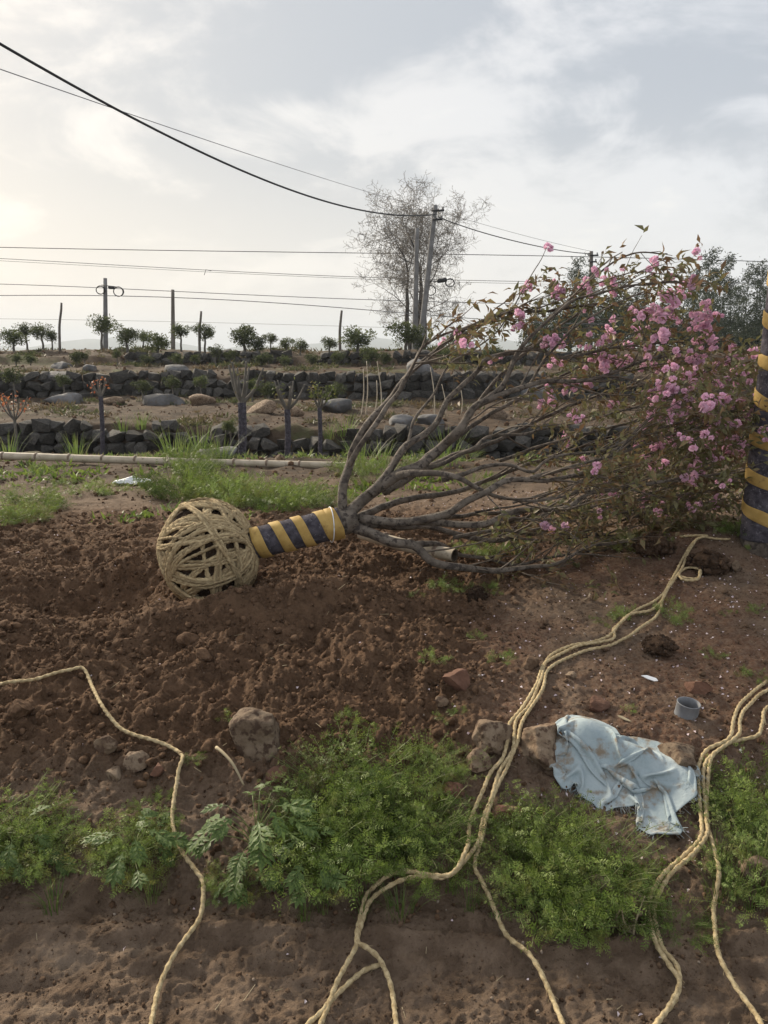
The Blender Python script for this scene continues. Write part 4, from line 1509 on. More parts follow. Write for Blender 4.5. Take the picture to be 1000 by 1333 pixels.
# ------------------------------------------------------------------ small litter
def build_litter():
    p = hit(897, 934)
    g = Geo()                                           # open tin ring
    n = 40
    th = np.linspace(0, 2 * np.pi, n, endpoint=False)
    prof = [(.043, 0), (.045, .002), (.0435, .006), (.0435, .050), (.0455, .053), (.043, .056), (.0405, .054), (.0405, .003), (.043, 0)]
    V = np.array([[(r * math.cos(t), r * math.sin(t) * .92, z) for t in th] for r, z in prof])
    m = len(prof)
    i = np.arange(m - 1)[:, None]
    j = np.arange(n)[None]
    Q = np.stack([i * n + j, i * n + (j + 1) % n, (i + 1) * n + (j + 1) % n, (i + 1) * n + j], -1).reshape(-1, 4)
    g.add(V.reshape(-1, 3), None, Q)
    o = link('tin_ring', g.mesh('tin_ring', M['metal']), loc=p + [0, .03, -.006])
    o.rotation_euler = (R(8), R(4), .3)
    tag(o, 'short open grey tin ring standing on the bare slope above the sack', 'tin ring')

    def shard(px, py, outline, size, label, name, mat='white', lift=.008, tilt=(.3, .1)):
        q = hit(px, py)
        bm = bmesh.new()
        vs = [bm.verts.new((x * size, y * size, .06 * size * math.sin(3 * x + 2 * y))) for x, y in outline]
        f = bm.faces.new(vs)
        r = bmesh.ops.extrude_face_region(bm, geom=[f])
        for v in r['geom']:
            if isinstance(v, bmesh.types.BMVert):
                v.co.z += .003
        bmesh.ops.recalc_face_normals(bm, faces=bm.faces)
        me = bpy.data.meshes.new(name)
        bm.to_mesh(me)
        bm.free()
        me.materials.append(M[mat])
        o = link(name, me, loc=q + [0, 0, lift])
        o.rotation_euler = (tilt[0], tilt[1], 0)
        tag(o, label, 'scrap')
    shard(845, 886, [(-.9, .45), (-.2, .5), (.9, .1), (1.0, -.4), (.5, -.5), (-.2, -.1)], .032, 'white plastic shard on the bare slope above the tin ring', 'plastic_shard')
    shard(812, 938, [(-.8, .5), (-.2, .35), (.6, -.3), (.9, -.7), (.1, -.4), (-.6, .1)], .026, 'dry olive leaf lying just above the canvas sack', 'dry_leaf', 'straw')
    # white rag behind the weeds
    q = hit(170, 632)
    nu = 26
    uu, vv = np.meshgrid(np.linspace(-1, 1, nu), np.linspace(-1, 1, nu), indexing='ij')
    rr = .9 + .35 * perlin(uu * 2, vv * 2, 3)
    X = q[0] + uu * .17 * rr
    Y = q[1] + .05 + vv * .11 * rr
    Z = H(X, Y, False) + .02 + .05 * np.abs(perlin(uu * 2.5, vv * 2.5, 8)) + .03 * (1 - uu ** 2) * (1 - vv ** 2)
    i = np.arange(nu - 1)[:, None]
    j = np.arange(nu - 1)[None]
    Q = np.stack([i * nu + j, i * nu + j + 1, (i + 1) * nu + j + 1, (i + 1) * nu + j], -1).reshape(-1, 4)
    o = link('rag', mesh_np('rag', np.stack([X, Y, Z], -1).reshape(-1, 3) - q, Q, M['white']), loc=q)
    s = o.modifiers.new('thickness', 'SOLIDIFY')
    s.thickness = .004
    tag(o, 'crumpled white plastic rag on the ground in front of the long bamboo pole', 'rag')
    # bent stick
    P = np.array([hit(282, 980) + [0, 0, .02], hit(292, 998) + [0, 0, .05], hit(305, 1015) + [0, 0, .05], hit(318, 1030) + [0, 0, .02]])
    C, r, s = resample(P, .012, np.array([.006, .0055, .005, .003]))
    V, T, Q = sweep(C, r, 8)
    o = link('stick', mesh_np('stick', V - P[1], [T, Q], M['straw']), loc=P[1])
    tag(o, 'pale bent dead stick leaning beside the large tan boulder', 'stick')
    # dead stalks at the path edge
    b = hit(815, 1215)
    g = Geo()
    for k in range(9):
        a = rng.uniform(-.9, .9)
        e = b + np.array([math.sin(a) * .09, rng.uniform(-.03, .05), rng.uniform(.03, .10)])
        mid = (b + e) / 2 + rng.normal(size=3) * .012
        C, r, s = resample(np.array([b + rng.normal(size=3) * [.02, .01, 0], mid, e]), .012, np.array([.004, .003, .0015]))
        V, T, Q = sweep(C, r, 5)
        g.add(V, T, Q)
    o = link('dead_stalks', g.mesh('dead_stalks', M['straw'], origin=b), loc=b)
    tag(o, 'tuft of dry dead stalks at the path edge beside the right ropes', 'plant')
    # petals and bits of straw
    x, y = points_in(6500, -2.8, 3.2, 1.45, 6.5, lambda x, y: np.where(path_mask(x, y) > .5, .10, np.clip(.05 + .75 * sstep(-.1, 1.2, x), 0, 1)))
    n = len(x)
    P = np.stack([x, y, H(x, y) + .004], -1)
    D = unit(rng.normal(size=(n, 3)) * [1, 1, .35])
    V, T = leaves(P, D, unit(rng.normal(size=(n, 3)) * .4 + [0, 0, 1]), rng.uniform(.007, .017, n), rng.uniform(.006, .013, n), .3, .1)
    g = Geo()
    g.add(V, T)
    o = link('fallen_petals', g.mesh('fallen_petals', M['petal']))
    o['kind'] = 'stuff'
    tag(o, 'pale pink fallen cherry petals scattered over the bare ground', 'petals')
    x, y = points_in(420, -2.8, 3.2, 1.45, 6, lambda x, y: np.full_like(x, .8))
    n = len(x)
    P = np.stack([x, y, H(x, y) + .004], -1)
    V, Q = prisms(P, P + unit(rng.normal(size=(n, 3)) * [1, 1, .2]) * rng.uniform(.015, .06, (n, 1)), .0012, .0008)
    o = link('straw_bits', mesh_np('straw_bits', V, Q, M['straw']))
    o['kind'] = 'stuff'
    tag(o, 'short bits of dry straw strewn on the soil', 'straw')


build_litter()


# ------------------------------------------------------------------ bamboo poles
def bamboo(A, B, r, label, nodes, hollow_end=True):
    A, B = np.asarray(A), np.asarray(B)
    T = unit(B - A)
    L = np.linalg.norm(B - A)
    root = thing('bamboo_pole', label, 'bamboo pole', A)
    C, s = resample(np.array([A, (A + B) / 2 + [0, 0, -.01], B]), .04)
    rad = np.full(len(s), r)
    ns = np.linspace(.18, L - .12, nodes)
    g = Geo()
    V, Tt, Q = sweep(C, rad, 18, caps=False)
    g.add(V, None, Q)
    link('culm', g.mesh('culm', M['bamboo'], origin=A), root)
    for x in ns:
        c = A + T * x
        g = Geo()
        P = np.array([c - T * .012, c - T * .004, c + T * .004, c + T * .012])
        V, Tt, Q = sweep(P, np.array([r * 1.005, r * 1.07, r * 1.07, r * 1.005]), 18)
        g.add(V, Tt, Q)
        link('node', g.mesh('node', M['bamboo_node'], origin=A), root)
    g = Geo()
    P = np.array([B - T * .25, B - T * .12, B])
    V, Tt, Q = sweep(P, r * .78, 18, caps=False)
    g.add(V, None, Q)
    i0, i1 = len(V) - 18, len(V)
    ring = V[i0:i1]
    outer = B + (ring - B) / .78
    g.add(np.vstack([ring, outer]), None, np.stack([np.arange(18), (np.arange(18) + 1) % 18, 18 + (np.arange(18) + 1) % 18, 18 + np.arange(18)], 1))
    link('hollow_end', g.mesh('hollow_end', M['bamboo_hollow'], origin=A), root)


def pole_at(px, py, Y):
    return at(px, py, Y)


a = at(-60, 598, 8.3)
b = at(489, 614, 8.35)
_q = np.linspace(0, 1, 60)[:, None]
_l = a + (b - a) * _q
_dz = max(0.0, float(np.percentile(H(_l[:, 0], _l[:, 1], False) - _l[:, 2] + .020, 88)))
a, b = a + [0, 0, _dz], b + [0, 0, _dz]
bamboo(a, b, .042, 'long pale bamboo pole lying across the plot in front of the terraces', 13)
a = at(470, 694, 4.45)
b = at(592, 723, 4.05)
bamboo(a, b, .036, 'cut bamboo pole with its open hollow end showing beneath the fallen limbs', 3)

# ------------------------------------------------------------------ weeds
def feather_clump(seed, nst=46, spread=.11, hmin=.10, hmax=.22, mat='weed', leaf=.016):
    """vetch-like clump: arching stems with paired narrow leaflets"""
    g = np.random.default_rng(seed)
    p0, p1, r0, r1 = [], [], [], []
    LP, LD, LN, LL = [], [], [], []
    for k in range(nst):
        a = g.uniform(0, 2 * np.pi)
        rr = spread * math.sqrt(g.uniform())
        b = np.array([math.cos(a) * rr, math.sin(a) * rr, -.012])
        h = g.uniform(hmin, hmax) * (1 - .35 * rr / spread)
        d = unit(np.array([math.cos(a) * (.15 + rr / spread * .6), math.sin(a) * (.15 + rr / spread * .6), 1]) + g.normal(size=3) * .18)
        n = 8
        q = b
        for i in range(n):
            d = unit(d + g.normal(size=3) * .10 + np.array([math.cos(a), math.sin(a), -.25]) * .07)
            e = q + d * h / n
            p0.append(q); p1.append(e); r0.append(.0013); r1.append(.0010)
            if i >= 1:
                side = unit(np.cross(d, g.normal(size=3)))
                for s in (-1, 1):
                    # a small feather: rachis with leaflets
                    rl = leaf * g.uniform(1.2, 2.6) * (1 - .35 * i / n)
                    rd = unit(side * s + d * .7 + g.normal(size=3) * .2)
                    up = unit(np.cross(rd, np.cross(d, rd)) + g.normal(size=3) * .2)
                    w = unit(np.cross(rd, up))
                    for t in (.3, .65, 1.0):
                        for s2 in (-1, 1):
                            LP.append(e + rd * rl * t); LD.append(rd * .6 + w * s2); LN.append(up); LL.append(leaf * g.uniform(.55, 1.0) * (1.1 - .4 * t))
            q = e
    LP, LD, LN, LL = map(np.array, (LP, LD, LN, LL))
    n = len(LP)
    S = unit(np.cross(unit(LD), LN))
    D = unit(LD)
    W = (LL * .15)[:, None]
    V = np.stack([LP, LP + D * LL[:, None] * .5 + S * W, LP + D * LL[:, None], LP + D * LL[:, None] * .5 - S * W], 1).reshape(-1, 3)
    ql = (np.arange(n)[:, None] * 4 + np.arange(4)[None])
    leaf_me = mesh_np('leaflets', V, ql, M[mat], False)
    Vs, Qs = prisms(p0, p1, np.array(r0), np.array(r1), 3)
    stem_me = mesh_np('stems', Vs, Qs, M['weed_stem'])
    return leaf_me, stem_me


FEATH = [feather_clump(s, hmin=.11, hmax=.23, mat='weed') for s in (1, 2, 3)] + [feather_clump(s, nst=40, hmin=.08, hmax=.17, mat='weed_light') for s in (4, 5)]
TALL = [feather_clump(s, nst=34, spread=.10, hmin=.17, hmax=.30, mat='weed_light', leaf=.011) for s in (21, 22)]
SMALLF = [feather_clump(s, nst=14, spread=.06, hmin=.04, hmax=.10, mat='weed_light', leaf=.012) for s in (8, 9)]


def place_weed(pair, p, scale, label, group, rz=None, zs=1.0, name='weed_clump'):
    t = thing(name, label, 'weed', p, group, rng.uniform(0, 6.28) if rz is None else rz)
    t.scale = (scale, scale, scale * zs)
    a = link('leaflets', pair[0], t)
    a['kind'] = 'stuff'
    b = link('stems', pair[1], t)
    b['kind'] = 'stuff'
    return t


def weeds_in(poly, n, pool, label, group, smin, smax, zs=1.0, sep=18):
    """spread n clumps over a patch given as photo pixels of the clump bases"""
    xs = [p[0] for p in poly]
    ys = [p[1] for p in poly]
    done = []
    tries = 0
    while len(done) < n and tries < n * 60:
        tries += 1
        x, y = rng.uniform(min(xs), max(xs)), rng.uniform(min(ys), max(ys))
        ins = False
        for i in range(len(poly)):
            (x1, y1), (x2, y2) = poly[i], poly[i - 1]
            if (y1 > y) != (y2 > y) and x < (x2 - x1) * (y - y1) / (y2 - y1) + x1:
                ins = not ins
        if not ins or any(math.hypot(x - a, y - b) < sep for a, b in done):
            continue
        sc = rng.uniform(smin, smax)
        q = hit(x, y)
        if min(np.min(np.hypot(c[:, 0] - q[0], c[:, 1] - q[1])) for c in ROPE_XY) < .115 * sc:
            continue
        done.append((x, y))
        place_weed(pool[rng.integers(0, len(pool))], q, sc, label, group, zs=zs)


DK, LT = FEATH[:3] + TALL[:1], FEATH[3:] + TALL[1:]
weeds_in([(395, 1045), (430, 1010), (510, 1010), (550, 1050), (560, 1120), (520, 1175), (410, 1165), (385, 1100)], 17, DK,
         'feathery green weed clump of the big mound between the boulder and the middle ropes', 'weeds of the big mound', .75, 1.15, sep=28)
weeds_in([(540, 1090), (590, 1090), (600, 1170), (560, 1185), (520, 1180)], 5, LT + DK[:1],
         'light green feathery weed clump where the middle ropes swing left', 'weeds by the middle ropes', .8, 1.05, sep=30)
weeds_in([(640, 1120), (690, 1088), (740, 1095), (790, 1130), (835, 1180), (740, 1195), (650, 1185)], 15, DK + LT[:1],
         'feathery green weed clump on the bank between middle ropes and sack', 'weeds below the sack', .75, 1.1, sep=26)
weeds_in([(930, 1030), (1000, 1020), (1030, 1100), (1010, 1170), (950, 1180), (925, 1110)], 10, DK + LT,
         'feathery green weed clump outside the right rope bundle', 'weeds right of the right ropes', .75, 1.05, sep=30)
weeds_in([(800, 1125), (850, 1130), (905, 1160), (925, 1205), (860, 1205), (800, 1160)], 7, DK,
         'dark low weed clump between the two strands of the right ropes', 'weeds between the right ropes', .55, .8, zs=.7, sep=22)
weeds_in([(-220, 1085), (40, 1080), (85, 1110), (80, 1140), (-220, 1150)], 13, LT + DK[:1],
         'leafy green weed clump at the far end of the path edge from the sack', 'weeds at the path edge', .7, .95, sep=22)
weeds_in([(140, 1100), (200, 1095), (225, 1120), (170, 1140)], 4, LT,
         'bright green weed clump just beside the loose single rope', 'weeds beside the loose rope', .65, .85, sep=20)
weeds_in([(230, 1140), (300, 1135), (310, 1165), (240, 1175)], 4, LT,
         'sparse low weed on the bank between loose rope and broad-leaved weeds', 'sparse bank weeds', .4, .6, sep=20)
weeds_in([(545, 985), (600, 985), (610, 1020), (560, 1025)], 4, LT,
         'thin yellowish weed above the middle of the bank', 'thin bank weeds', .5, .7, sep=20)
for k, (px, py, s) in enumerate([(300, 942, .7), (565, 860, .6), (575, 762, .9), (600, 768, .7), (645, 768, .7), (655, 860, .6), (800, 810, .9), (815, 800, .7), (865, 806, .9), (875, 795, .8), (540, 775, .5),
                                 (930, 855, .5), (985, 880, .6), (620, 830, .4), (460, 935, .5), (985, 795, .5), (950, 800, .4), (255, 990, .4), (200, 1050, .7), (820, 925, .3), (590, 935, .6)]):
    place_weed(SMALLF[k % 2], hit(px, py), s * 1.15, 'small weed seedling sprouting from bare soil', 'seedlings on bare soil')
# clumps behind the tree, towards the terraces
weeds_in([(210, 652), (240, 640), (300, 640), (340, 645), (345, 655), (230, 660)], 9, LT + DK[:1],
         'bushy green weed clump behind the root ball, before the long bamboo pole', 'weeds behind the root ball', 1.2, 1.8, zs=1.35, sep=12)
weeds_in([(0, 655), (60, 650), (80, 660), (40, 690), (0, 690)], 6, DK + LT,
         'green weed clump beyond the dug pit, before the long bamboo pole', 'weeds beyond the dug pit', .8, 1.3, sep=14)
weeds_in([(350, 650), (420, 640), (440, 660), (360, 668)], 5, DK,
         'weed clump between the long bamboo pole and the banded trunk', 'weeds behind the banded trunk', 1.0, 1.5, sep=14)
weeds_in([(560, 720), (640, 700), (800, 690), (940, 690), (930, 706), (700, 720)], 10, SMALLF,
         'small weed in the shade beneath the fallen crown', 'weeds beneath the crown', .9, 1.6, sep=20)
weeds_in([(935, 690), (1000, 692), (1000, 715), (940, 712)], 6, SMALLF + DK[:1],
         'green weed at the foot of the standing banded trunk', 'weeds at the standing trunk', .6, .9, sep=14)
weeds_in([(230, 605), (280, 590), (310, 605), (250, 618)], 6, DK,
         'weed clump beyond the long bamboo pole beside the pollarded sapling', 'weeds beyond the bamboo pole', 1.0, 1.7, sep=10)
weeds_in([(20, 610), (180, 600), (220, 640), (60, 650)], 7, SMALLF,
         'low scattered weed around the long bamboo pole', 'weeds around the bamboo pole', 1.2, 2.0, sep=18)
weeds_in([(440, 600), (640, 580), (640, 640), (460, 640)], 6, DK,
         'weed clump on rough ground seen through the fallen limbs', 'weeds seen through the limbs', 1.0, 1.8, sep=18)


# broad-leaved plants (mugwort)
def lobed_leaf(seed):
    """deeply cut leaf: overlapping pointed lobes along a drooping midrib"""
    g = np.random.default_rng(seed)
    P, D, L, W = [], [], [], []
    rib = lambda t: np.array([t, 0, .10 * t - .30 * t * t])
    for t, ln in ((.22, .24), (.40, .38), (.56, .42), (.72, .34)):
        for sd in (-1, 1):
            l = ln * g.uniform(.85, 1.15)
            d = np.array([.75, sd * .85, -.05 + g.normal() * .08])
            P.append(rib(t - .08)); D.append(d); L.append(l); W.append(.46 * l)
            # toothed side points on each lobe
            m = rib(t - .08) + unit(d) * l * .45
            P.append(m); D.append(d + [.5, 0, 0]); L.append(l * .45); W.append(.2 * l)
            P.append(m); D.append(d + [-.35, sd * .35, 0]); L.append(l * .38); W.append(.18 * l)
    P.append(rib(.55)); D.append([1, 0, -.25]); L.append(.46); W.append(.24)
    P.append(rib(0.0)); D.append([1, 0, .02]); L.append(.7); W.append(.10)
    V, T = leaves(np.array(P), np.array(D), np.tile([0, 0, 1.0], (len(P), 1)), np.array(L), np.array(W), .12, .12)
    return mesh_np('leaf', V, T, M['mug'], False)


MUG = [lobed_leaf(s) for s in range(3)]
for px, py, n, sz, hh, lab in ((335, 1110, 22, .115, .20, 'broad-leaved dark green weed with lobed leaves below the large tan boulder'),
                               (405, 1145, 13, .10, .13, 'smaller lobed-leaf weed at the foot of the big weed mound'),
                               (25, 1125, 12, .09, .13, 'lobed-leaf weed among the leafy clumps at the path edge'),
                               (320, 1155, 8, .10, .07, 'low lobed-leaf weed hanging over the bank edge'),
                               (175, 1125, 14, .10, .13, 'lobed-leaf weed beside the loose single rope'),
                               (720, 1190, 9, .06, .09, 'lobed-leaf weed low on the bank below the sack')):
    b = hit(px, py)
    t = thing('broadleaf_weed', lab, 'weed', b)
    g = Geo()
    for k in range(n):
        a = k * 2.4 + rng.uniform(-.4, .4)
        f = (k + 1) / n
        reach = hh * (.75 - .4 * f) * rng.uniform(.7, 1.2)
        e = np.array([math.cos(a) * reach, math.sin(a) * reach, hh * (.25 + .75 * f) * rng.uniform(.8, 1.1)])
        C, r, s = resample(np.array([[0, 0, -.01], e * [.35, .35, .6], e]), .02, np.array([.0022, .0018, .0013]))
        V, T, Q = sweep(C, r, 5)
        g.add(V, T, Q)
        o = link('leaf', MUG[rng.integers(0, 3)], t)
        o.location = e
        s = sz * rng.uniform(.7, 1.15)
        o.scale = (s, s, s)
        o.rotation_euler = (rng.uniform(-.35, .35), rng.uniform(-.15, .55), a)
    link('stem', g.mesh('stem', M['weed_stem']), t)


def grass_tuft(seed, n=34, h=.16, spread=.05):
    g = np.random.default_rng(seed)
    gg = Geo()
    for k in range(n):
        a = g.uniform(0, 6.28)
        b = np.array([math.cos(a), math.sin(a), 0]) * spread * g.uniform() ** .5
        hh = h * g.uniform(.5, 1.1)
        ln = g.uniform(.15, .75)
        ts = np.linspace(0, 1, 5)
        C = b + np.stack([math.cos(a) * ln * hh * ts ** 1.7, math.sin(a) * ln * hh * ts ** 1.7, hh * ts * (1 - .25 * ln * ts)], 1)
        sd = np.array([-math.sin(a), math.cos(a), 0])
        wd = .0028 * (1 - ts * .92)[:, None]
        V = np.stack([C + sd * wd, C - sd * wd], 1).reshape(-1, 3)
        i = np.arange(4)
        gg.add(V, None, np.stack([2 * i, 2 * i + 1, 2 * i + 3, 2 * i + 2], 1))
    return gg.mesh('grass_tuft', M['grass'])


GR = [grass_tuft(s) for s in range(3)]


def grass(px, py, s, label, group):
    p = hit(px, py)
    o = link('grass_tuft', GR[rng.integers(0, 3)], loc=p - [0, 0, .006])
    o.rotation_euler = (0, 0, rng.uniform(0, 6.28))
    o.scale = (s, s, s)
    tag(o, label, 'grass', group)


grass(72, 1182, .7, 'little tuft of grass on the path edge below the leafy weeds', 'grass on the path edge')
grass(195, 1170, .6, 'little tuft of grass on the path edge below the leafy weeds', 'grass on the path edge')
for k in range(16):
    grass(rng.uniform(380, 1000), rng.uniform(1120, 1195), rng.uniform(.5, .9), 'grass tuft poking out of the feathery weeds on the bank', 'grass among the bank weeds')
for px, py in ((225, 600), (245, 592), (262, 598), (275, 590), (286, 604), (240, 606), (580, 604), (470, 612), (495, 608), (12, 600), (100, 598), (430, 575), (450, 570), (160, 566), (185, 560), (600, 590)):
    grass(px, py, rng.uniform(2.0, 3.2), 'tall bright grass tuft on rough ground beyond the long bamboo pole', 'tall grass beyond the bamboo pole')


def terrace_growth():
    """low scrub over the terraces: nobody could count it"""
    for nm, y0, y1, dens, mt, lab in (('terrace_scrub', 8.8, 12.6, 700, 'grass', 'low grass and herbs on the rough ground below the first wall'),
                                      ('upper_scrub', 13.2, 19.6, 1300, 'dull', 'sparse green herbs on the terrace between the stone walls'),
                                      ('ridge_scrub', 20.3, 29, 3600, 'dull', 'low scrub and dry growth on the top terrace under the small trees'),
                                      ('crown_undergrowth', 5.2, 8.2, 230, 'weed', 'low herbs on rough ground behind the fallen crown')):
        x = rng.uniform(-.62, .62, dens * 3)
        y = rng.uniform(y0, y1, dens * 3)
        x = x * y
        k = rng.uniform(size=len(x)) < sstep(.05, .35, perlin(x * .55, y * .55, 17) + .35 * perlin(x * 2, y * 2, 18))
        x, y = x[k][:dens], y[k][:dens]
        n = len(x)
        rep = 9
        s = rng.uniform(.04, .11, n) * (1 + y / 26)
        P = np.repeat(np.stack([x, y, H(x, y, False)], -1), rep, 0)
        ss = np.repeat(s, rep)
        m = len(P)
        D = unit(rng.normal(size=(m, 3)) * [1, 1, .4] + [0, 0, .8])
        P = P + rng.normal(size=(m, 3)) * [1, 1, 0] * ss[:, None] * .4
        V, T = leaves(P, D, unit(rng.normal(size=(m, 3))), ss * rng.uniform(.6, 1.1, m), ss * .22, .2, .15)
        o = link(nm, mesh_np(nm, V, T, M[mt]))
        o['kind'] = 'stuff'
        tag(o, lab, 'scrub')
    # dry earth lumps and stones on the terraces
    x = rng.uniform(-.62, .62, 7000)
    y = 5.2 * (29 / 5.2) ** rng.uniform(0, 1, 7000)
    x = x * y
    sz = (.012 + .05 * rng.power(.3, len(x)) * rng.uniform(.2, 1, len(x))) * (.4 + y / 18)
    V, T = scatter([rock_verts(s, ICO1, 4, .14) for s in range(70, 78)], ICO1[1], np.stack([x, y, H(x, y, False) + sz * .2], -1), sz, rand_rot(len(x)))
    o = link('terrace_rubble', mesh_np('terrace_rubble', V, T, M['clod']))
    o['kind'] = 'stuff'
    tag(o, 'brown rubble and clods strewn over the terraces', 'rubble')


terrace_growth()


# ------------------------------------------------------------------ small trees and saplings
def crown_geo(seed, n, lobes, leaf, flat=.75, mat='evergreen'):
    """unit-size crown about the origin: leaves gathered in uneven clumps"""
    g = np.random.default_rng(seed)
    C = unit(g.normal(size=(lobes, 3))) * g.uniform(.25, .68, (lobes, 1)) * [1, 1, flat]
    rr = g.uniform(.20, .42, lobes)
    k = g.integers(0, lobes, n)
    d = unit(g.normal(size=(n, 3)))
    P = C[k] + d * rr[k][:, None] * g.uniform(.35, 1.08, (n, 1)) * [1, 1, .85]
    D = unit(d + g.normal(size=(n, 3)) * .7 + [0, 0, .25])
    V, T = leaves(P, D, unit(g.normal(size=(n, 3)) + [0, 0, .8]), g.uniform(.6, 1.2, n) * leaf, leaf * .42, .2, .15)
    return V, T, C


TREE_KINDS = []
for k in range(5):
    V, T, C = crown_geo(500 + k, 1500, 16, .13)
    g = np.random.default_rng(600 + k)
    # trunk from -2.6 (in crown radii) up into the crown, with a few limbs
    tg = Geo()
    P = np.array([[0, 0, -2.9], [.03, .0, -2.0], [-.02, .02, -1.2], [0, 0, -.5]])
    Cc, r, s = resample(P, .12, np.array([.085, .07, .06, .045]))
    a, b, c = sweep(Cc, r, 7)
    tg.add(a, b, c)
    for cc in C[:9]:
        Cc, r, s = resample(np.array([[0, 0, -.9 + .2 * g.uniform()], cc * .45 + [0, 0, -.3], cc]), .12, np.array([.04, .03, .012]))
        a, b, c = sweep(Cc, r, 5)
        tg.add(a, b, c)
    TREE_KINDS.append((mesh_np('crown', V, T, M['evergreen'], False), tg.mesh('trunk', M['sap_bark'])))


def small_tree(px, pcrown, pbase, wpx, Y, label, group, kind=None, name='small_tree'):
    top = at(px, pcrown, Y)
    rad = wpx * (Y / 1000) / 2 * 1.48
    zg = hz(top[0], top[1])
    t = thing(name, label, 'tree', (top[0], top[1], zg), group)
    k = rng.integers(0, len(TREE_KINDS)) if kind is None else kind
    a = rng.uniform(0, 6.28)
    h = max(top[2] - zg, rad * .8)
    c = link('crown', TREE_KINDS[k][0], t)
    c.location = (0, 0, h)
    c.scale = (rad, rad, rad * .92)
    c.rotation_euler = (0, 0, a)
    b = link('trunk', TREE_KINDS[k][1], t)
    b.location = (0, 0, h)
    b.scale = (rad, rad, (h + .05) / 2.9)
    b.rotation_euler = (0, 0, a)


RL, RG = 'small round-crowned evergreen tree in the ridge row, away from poles and posts', 'small trees along the ridge'
for px, pc, pb, wp in ((17, 440, 462, 30), (33, 429, 456, 23), (54, 431, 456, 25), (67, 438, 458, 19), (131, 421, 452, 31), (164, 434, 468, 33), (205, 444, 472, 32), (235, 430, 455, 24),
                       (266, 431, 458, 28), (318, 441, 466, 38), (335, 453, 470, 26), (352, 440, 461, 18), (373, 446, 464, 19), (391, 449, 466, 20), (429, 446, 464, 21), (466, 445, 480, 40),
                       (482, 463, 486, 27), (529, 443, 466, 40), (548, 452, 470, 26), (600, 452, 470, 36), (-20, 440, 462, 30), (186, 437, 458, 18)):
    lab = {131: 'small evergreen tree growing right in front of the pole with cable coils', 235: 'small evergreen tree touching the plain dark utility pole',
           266: 'small evergreen tree growing around the bare stick post', 67: 'little evergreen tree next to the crooked stick post',
           429: 'small evergreen tree beside the lone bare stick post', 529: 'evergreen tree at the foot of the concrete poles',
           466: 'widest-crowned small evergreen tree on the ridge between lone post and concrete poles', 482: 'little evergreen tree under the widest-crowned ridge tree'}.get(px)
    small_tree(px, pc, pb, wp, 28.2 - max(0, pb - 456) * .16 + rng.uniform(-.4, .4), lab or RL, RG)
for px, pc, wp in ((17, 487, 26), (82, 494, 20), (185, 502, 22), (224, 498, 22), (261, 496, 20), (328, 500, 20), (350, 508, 22), (435, 512, 26), (300, 553, 22)):
    small_tree(px, pc, 0, wp, 18.6 if px != 300 else 11.5, 'leafy young sapling with a small crown standing before the taller terrace wall' if px != 300 else 'tiny leafy sapling right beside the pollarded trunk wrapped to its fork',
               'saplings before the taller wall' if px != 300 else None, name='sapling')
for px, pc, wp in ((229, 467, 16), (280, 455, 18), (152, 460, 14), (300, 462, 16), (405, 470, 18), (255, 466, 14), (40, 472, 16), (100, 470, 20), (110, 462, 14), (190, 474, 16), (340, 474, 18), (370, 468, 16), (440, 476, 18), (500, 474, 20), (20, 466, 16), (580, 474, 22), (640, 470, 24), (350, 480, 14)):
    small_tree(px, pc, 0, wp, 24.2, 'low leafy bush on the top terrace beneath the ridge trees', 'bushes on the top terrace', name='bush')


def sapling_pollard(px, pbase, ptop, pwrap, w_px, Y, label, leafmat_, nleaf, wrapped=True):
    """upright sapling: wrapped stem, then a handful of cut limbs with sparse leaves"""
    b = at(px, pbase, Y)
    b[2] = hz(b[0], b[1])
    fork = at(px, pwrap, Y)
    top = at(px, ptop, Y)
    r = w_px * Y / 2000
    t = thing('sapling', label, 'tree', b)
    g = Geo()
    C, rr, s = resample(np.array([b - [0, 0, .05], (b + fork) / 2 + [.01, 0, 0], fork]), .03, np.array([r, r * .95, r * .9]))
    V, T, Q = sweep(C, rr, 10)
    g.add(V, T, Q)
    tr = link('trunk', g.mesh('trunk', M['sap_bark'], origin=b), t)
    if wrapped:
        g = Geo()
        a0, a1 = b + [0, 0, .02], fork - [0, 0, .01]
        C, s = resample(np.array([a0, (a0 + a1) / 2 + [.01, 0, 0], a1]), .012)
        V, T, Q = sweep(C, r * 1.13, 16, prof=lambda th, u: 1 + .05 * np.sin(u * 70 + th) + .03 * perlin(th * 4, u * 30, 3))
        g.add(V, T, Q)
        link('wrap_cloth', g.mesh('wrap_cloth', M['cloth'], origin=b), tr)
    hh = top[2] - fork[2]
    LP = []
    for k in range(6):
        a = k * 1.05 + rng.uniform(-.3, .3)
        rad = hh * rng.uniform(.25, .6)
        e = fork + np.array([math.cos(a) * rad, math.sin(a) * rad * .7, hh * rng.uniform(.7, 1.0)])
        C, rr, s = resample(np.array([fork - [0, 0, .03], fork + (e - fork) * [.55, .55, .35], e]), .03, np.array([r * .6, r * .45, r * .22]))
        g = Geo()
        V, T, Q = sweep(C, rr, 6)
        g.add(V, T, Q)
        link('limb', g.mesh('limb', M['sap_bark'], origin=b), t)
        LP.append(C[len(C) // 2:])
    P = np.concatenate(LP)
    P = P[rng.integers(0, len(P), nleaf)] + rng.normal(size=(nleaf, 3)) * hh * .09
    V, T = leaves(P, rng.normal(size=(nleaf, 3)) - [0, 0, .4], unit(rng.normal(size=(nleaf, 3)) + [0, 0, 1]), rng.uniform(.04, .08, nleaf) * Y / 11, .03 * Y / 11)
    o = link('foliage', mesh_np('foliage', V - b, T, M[leafmat_]), t)
    o['kind'] = 'stuff'


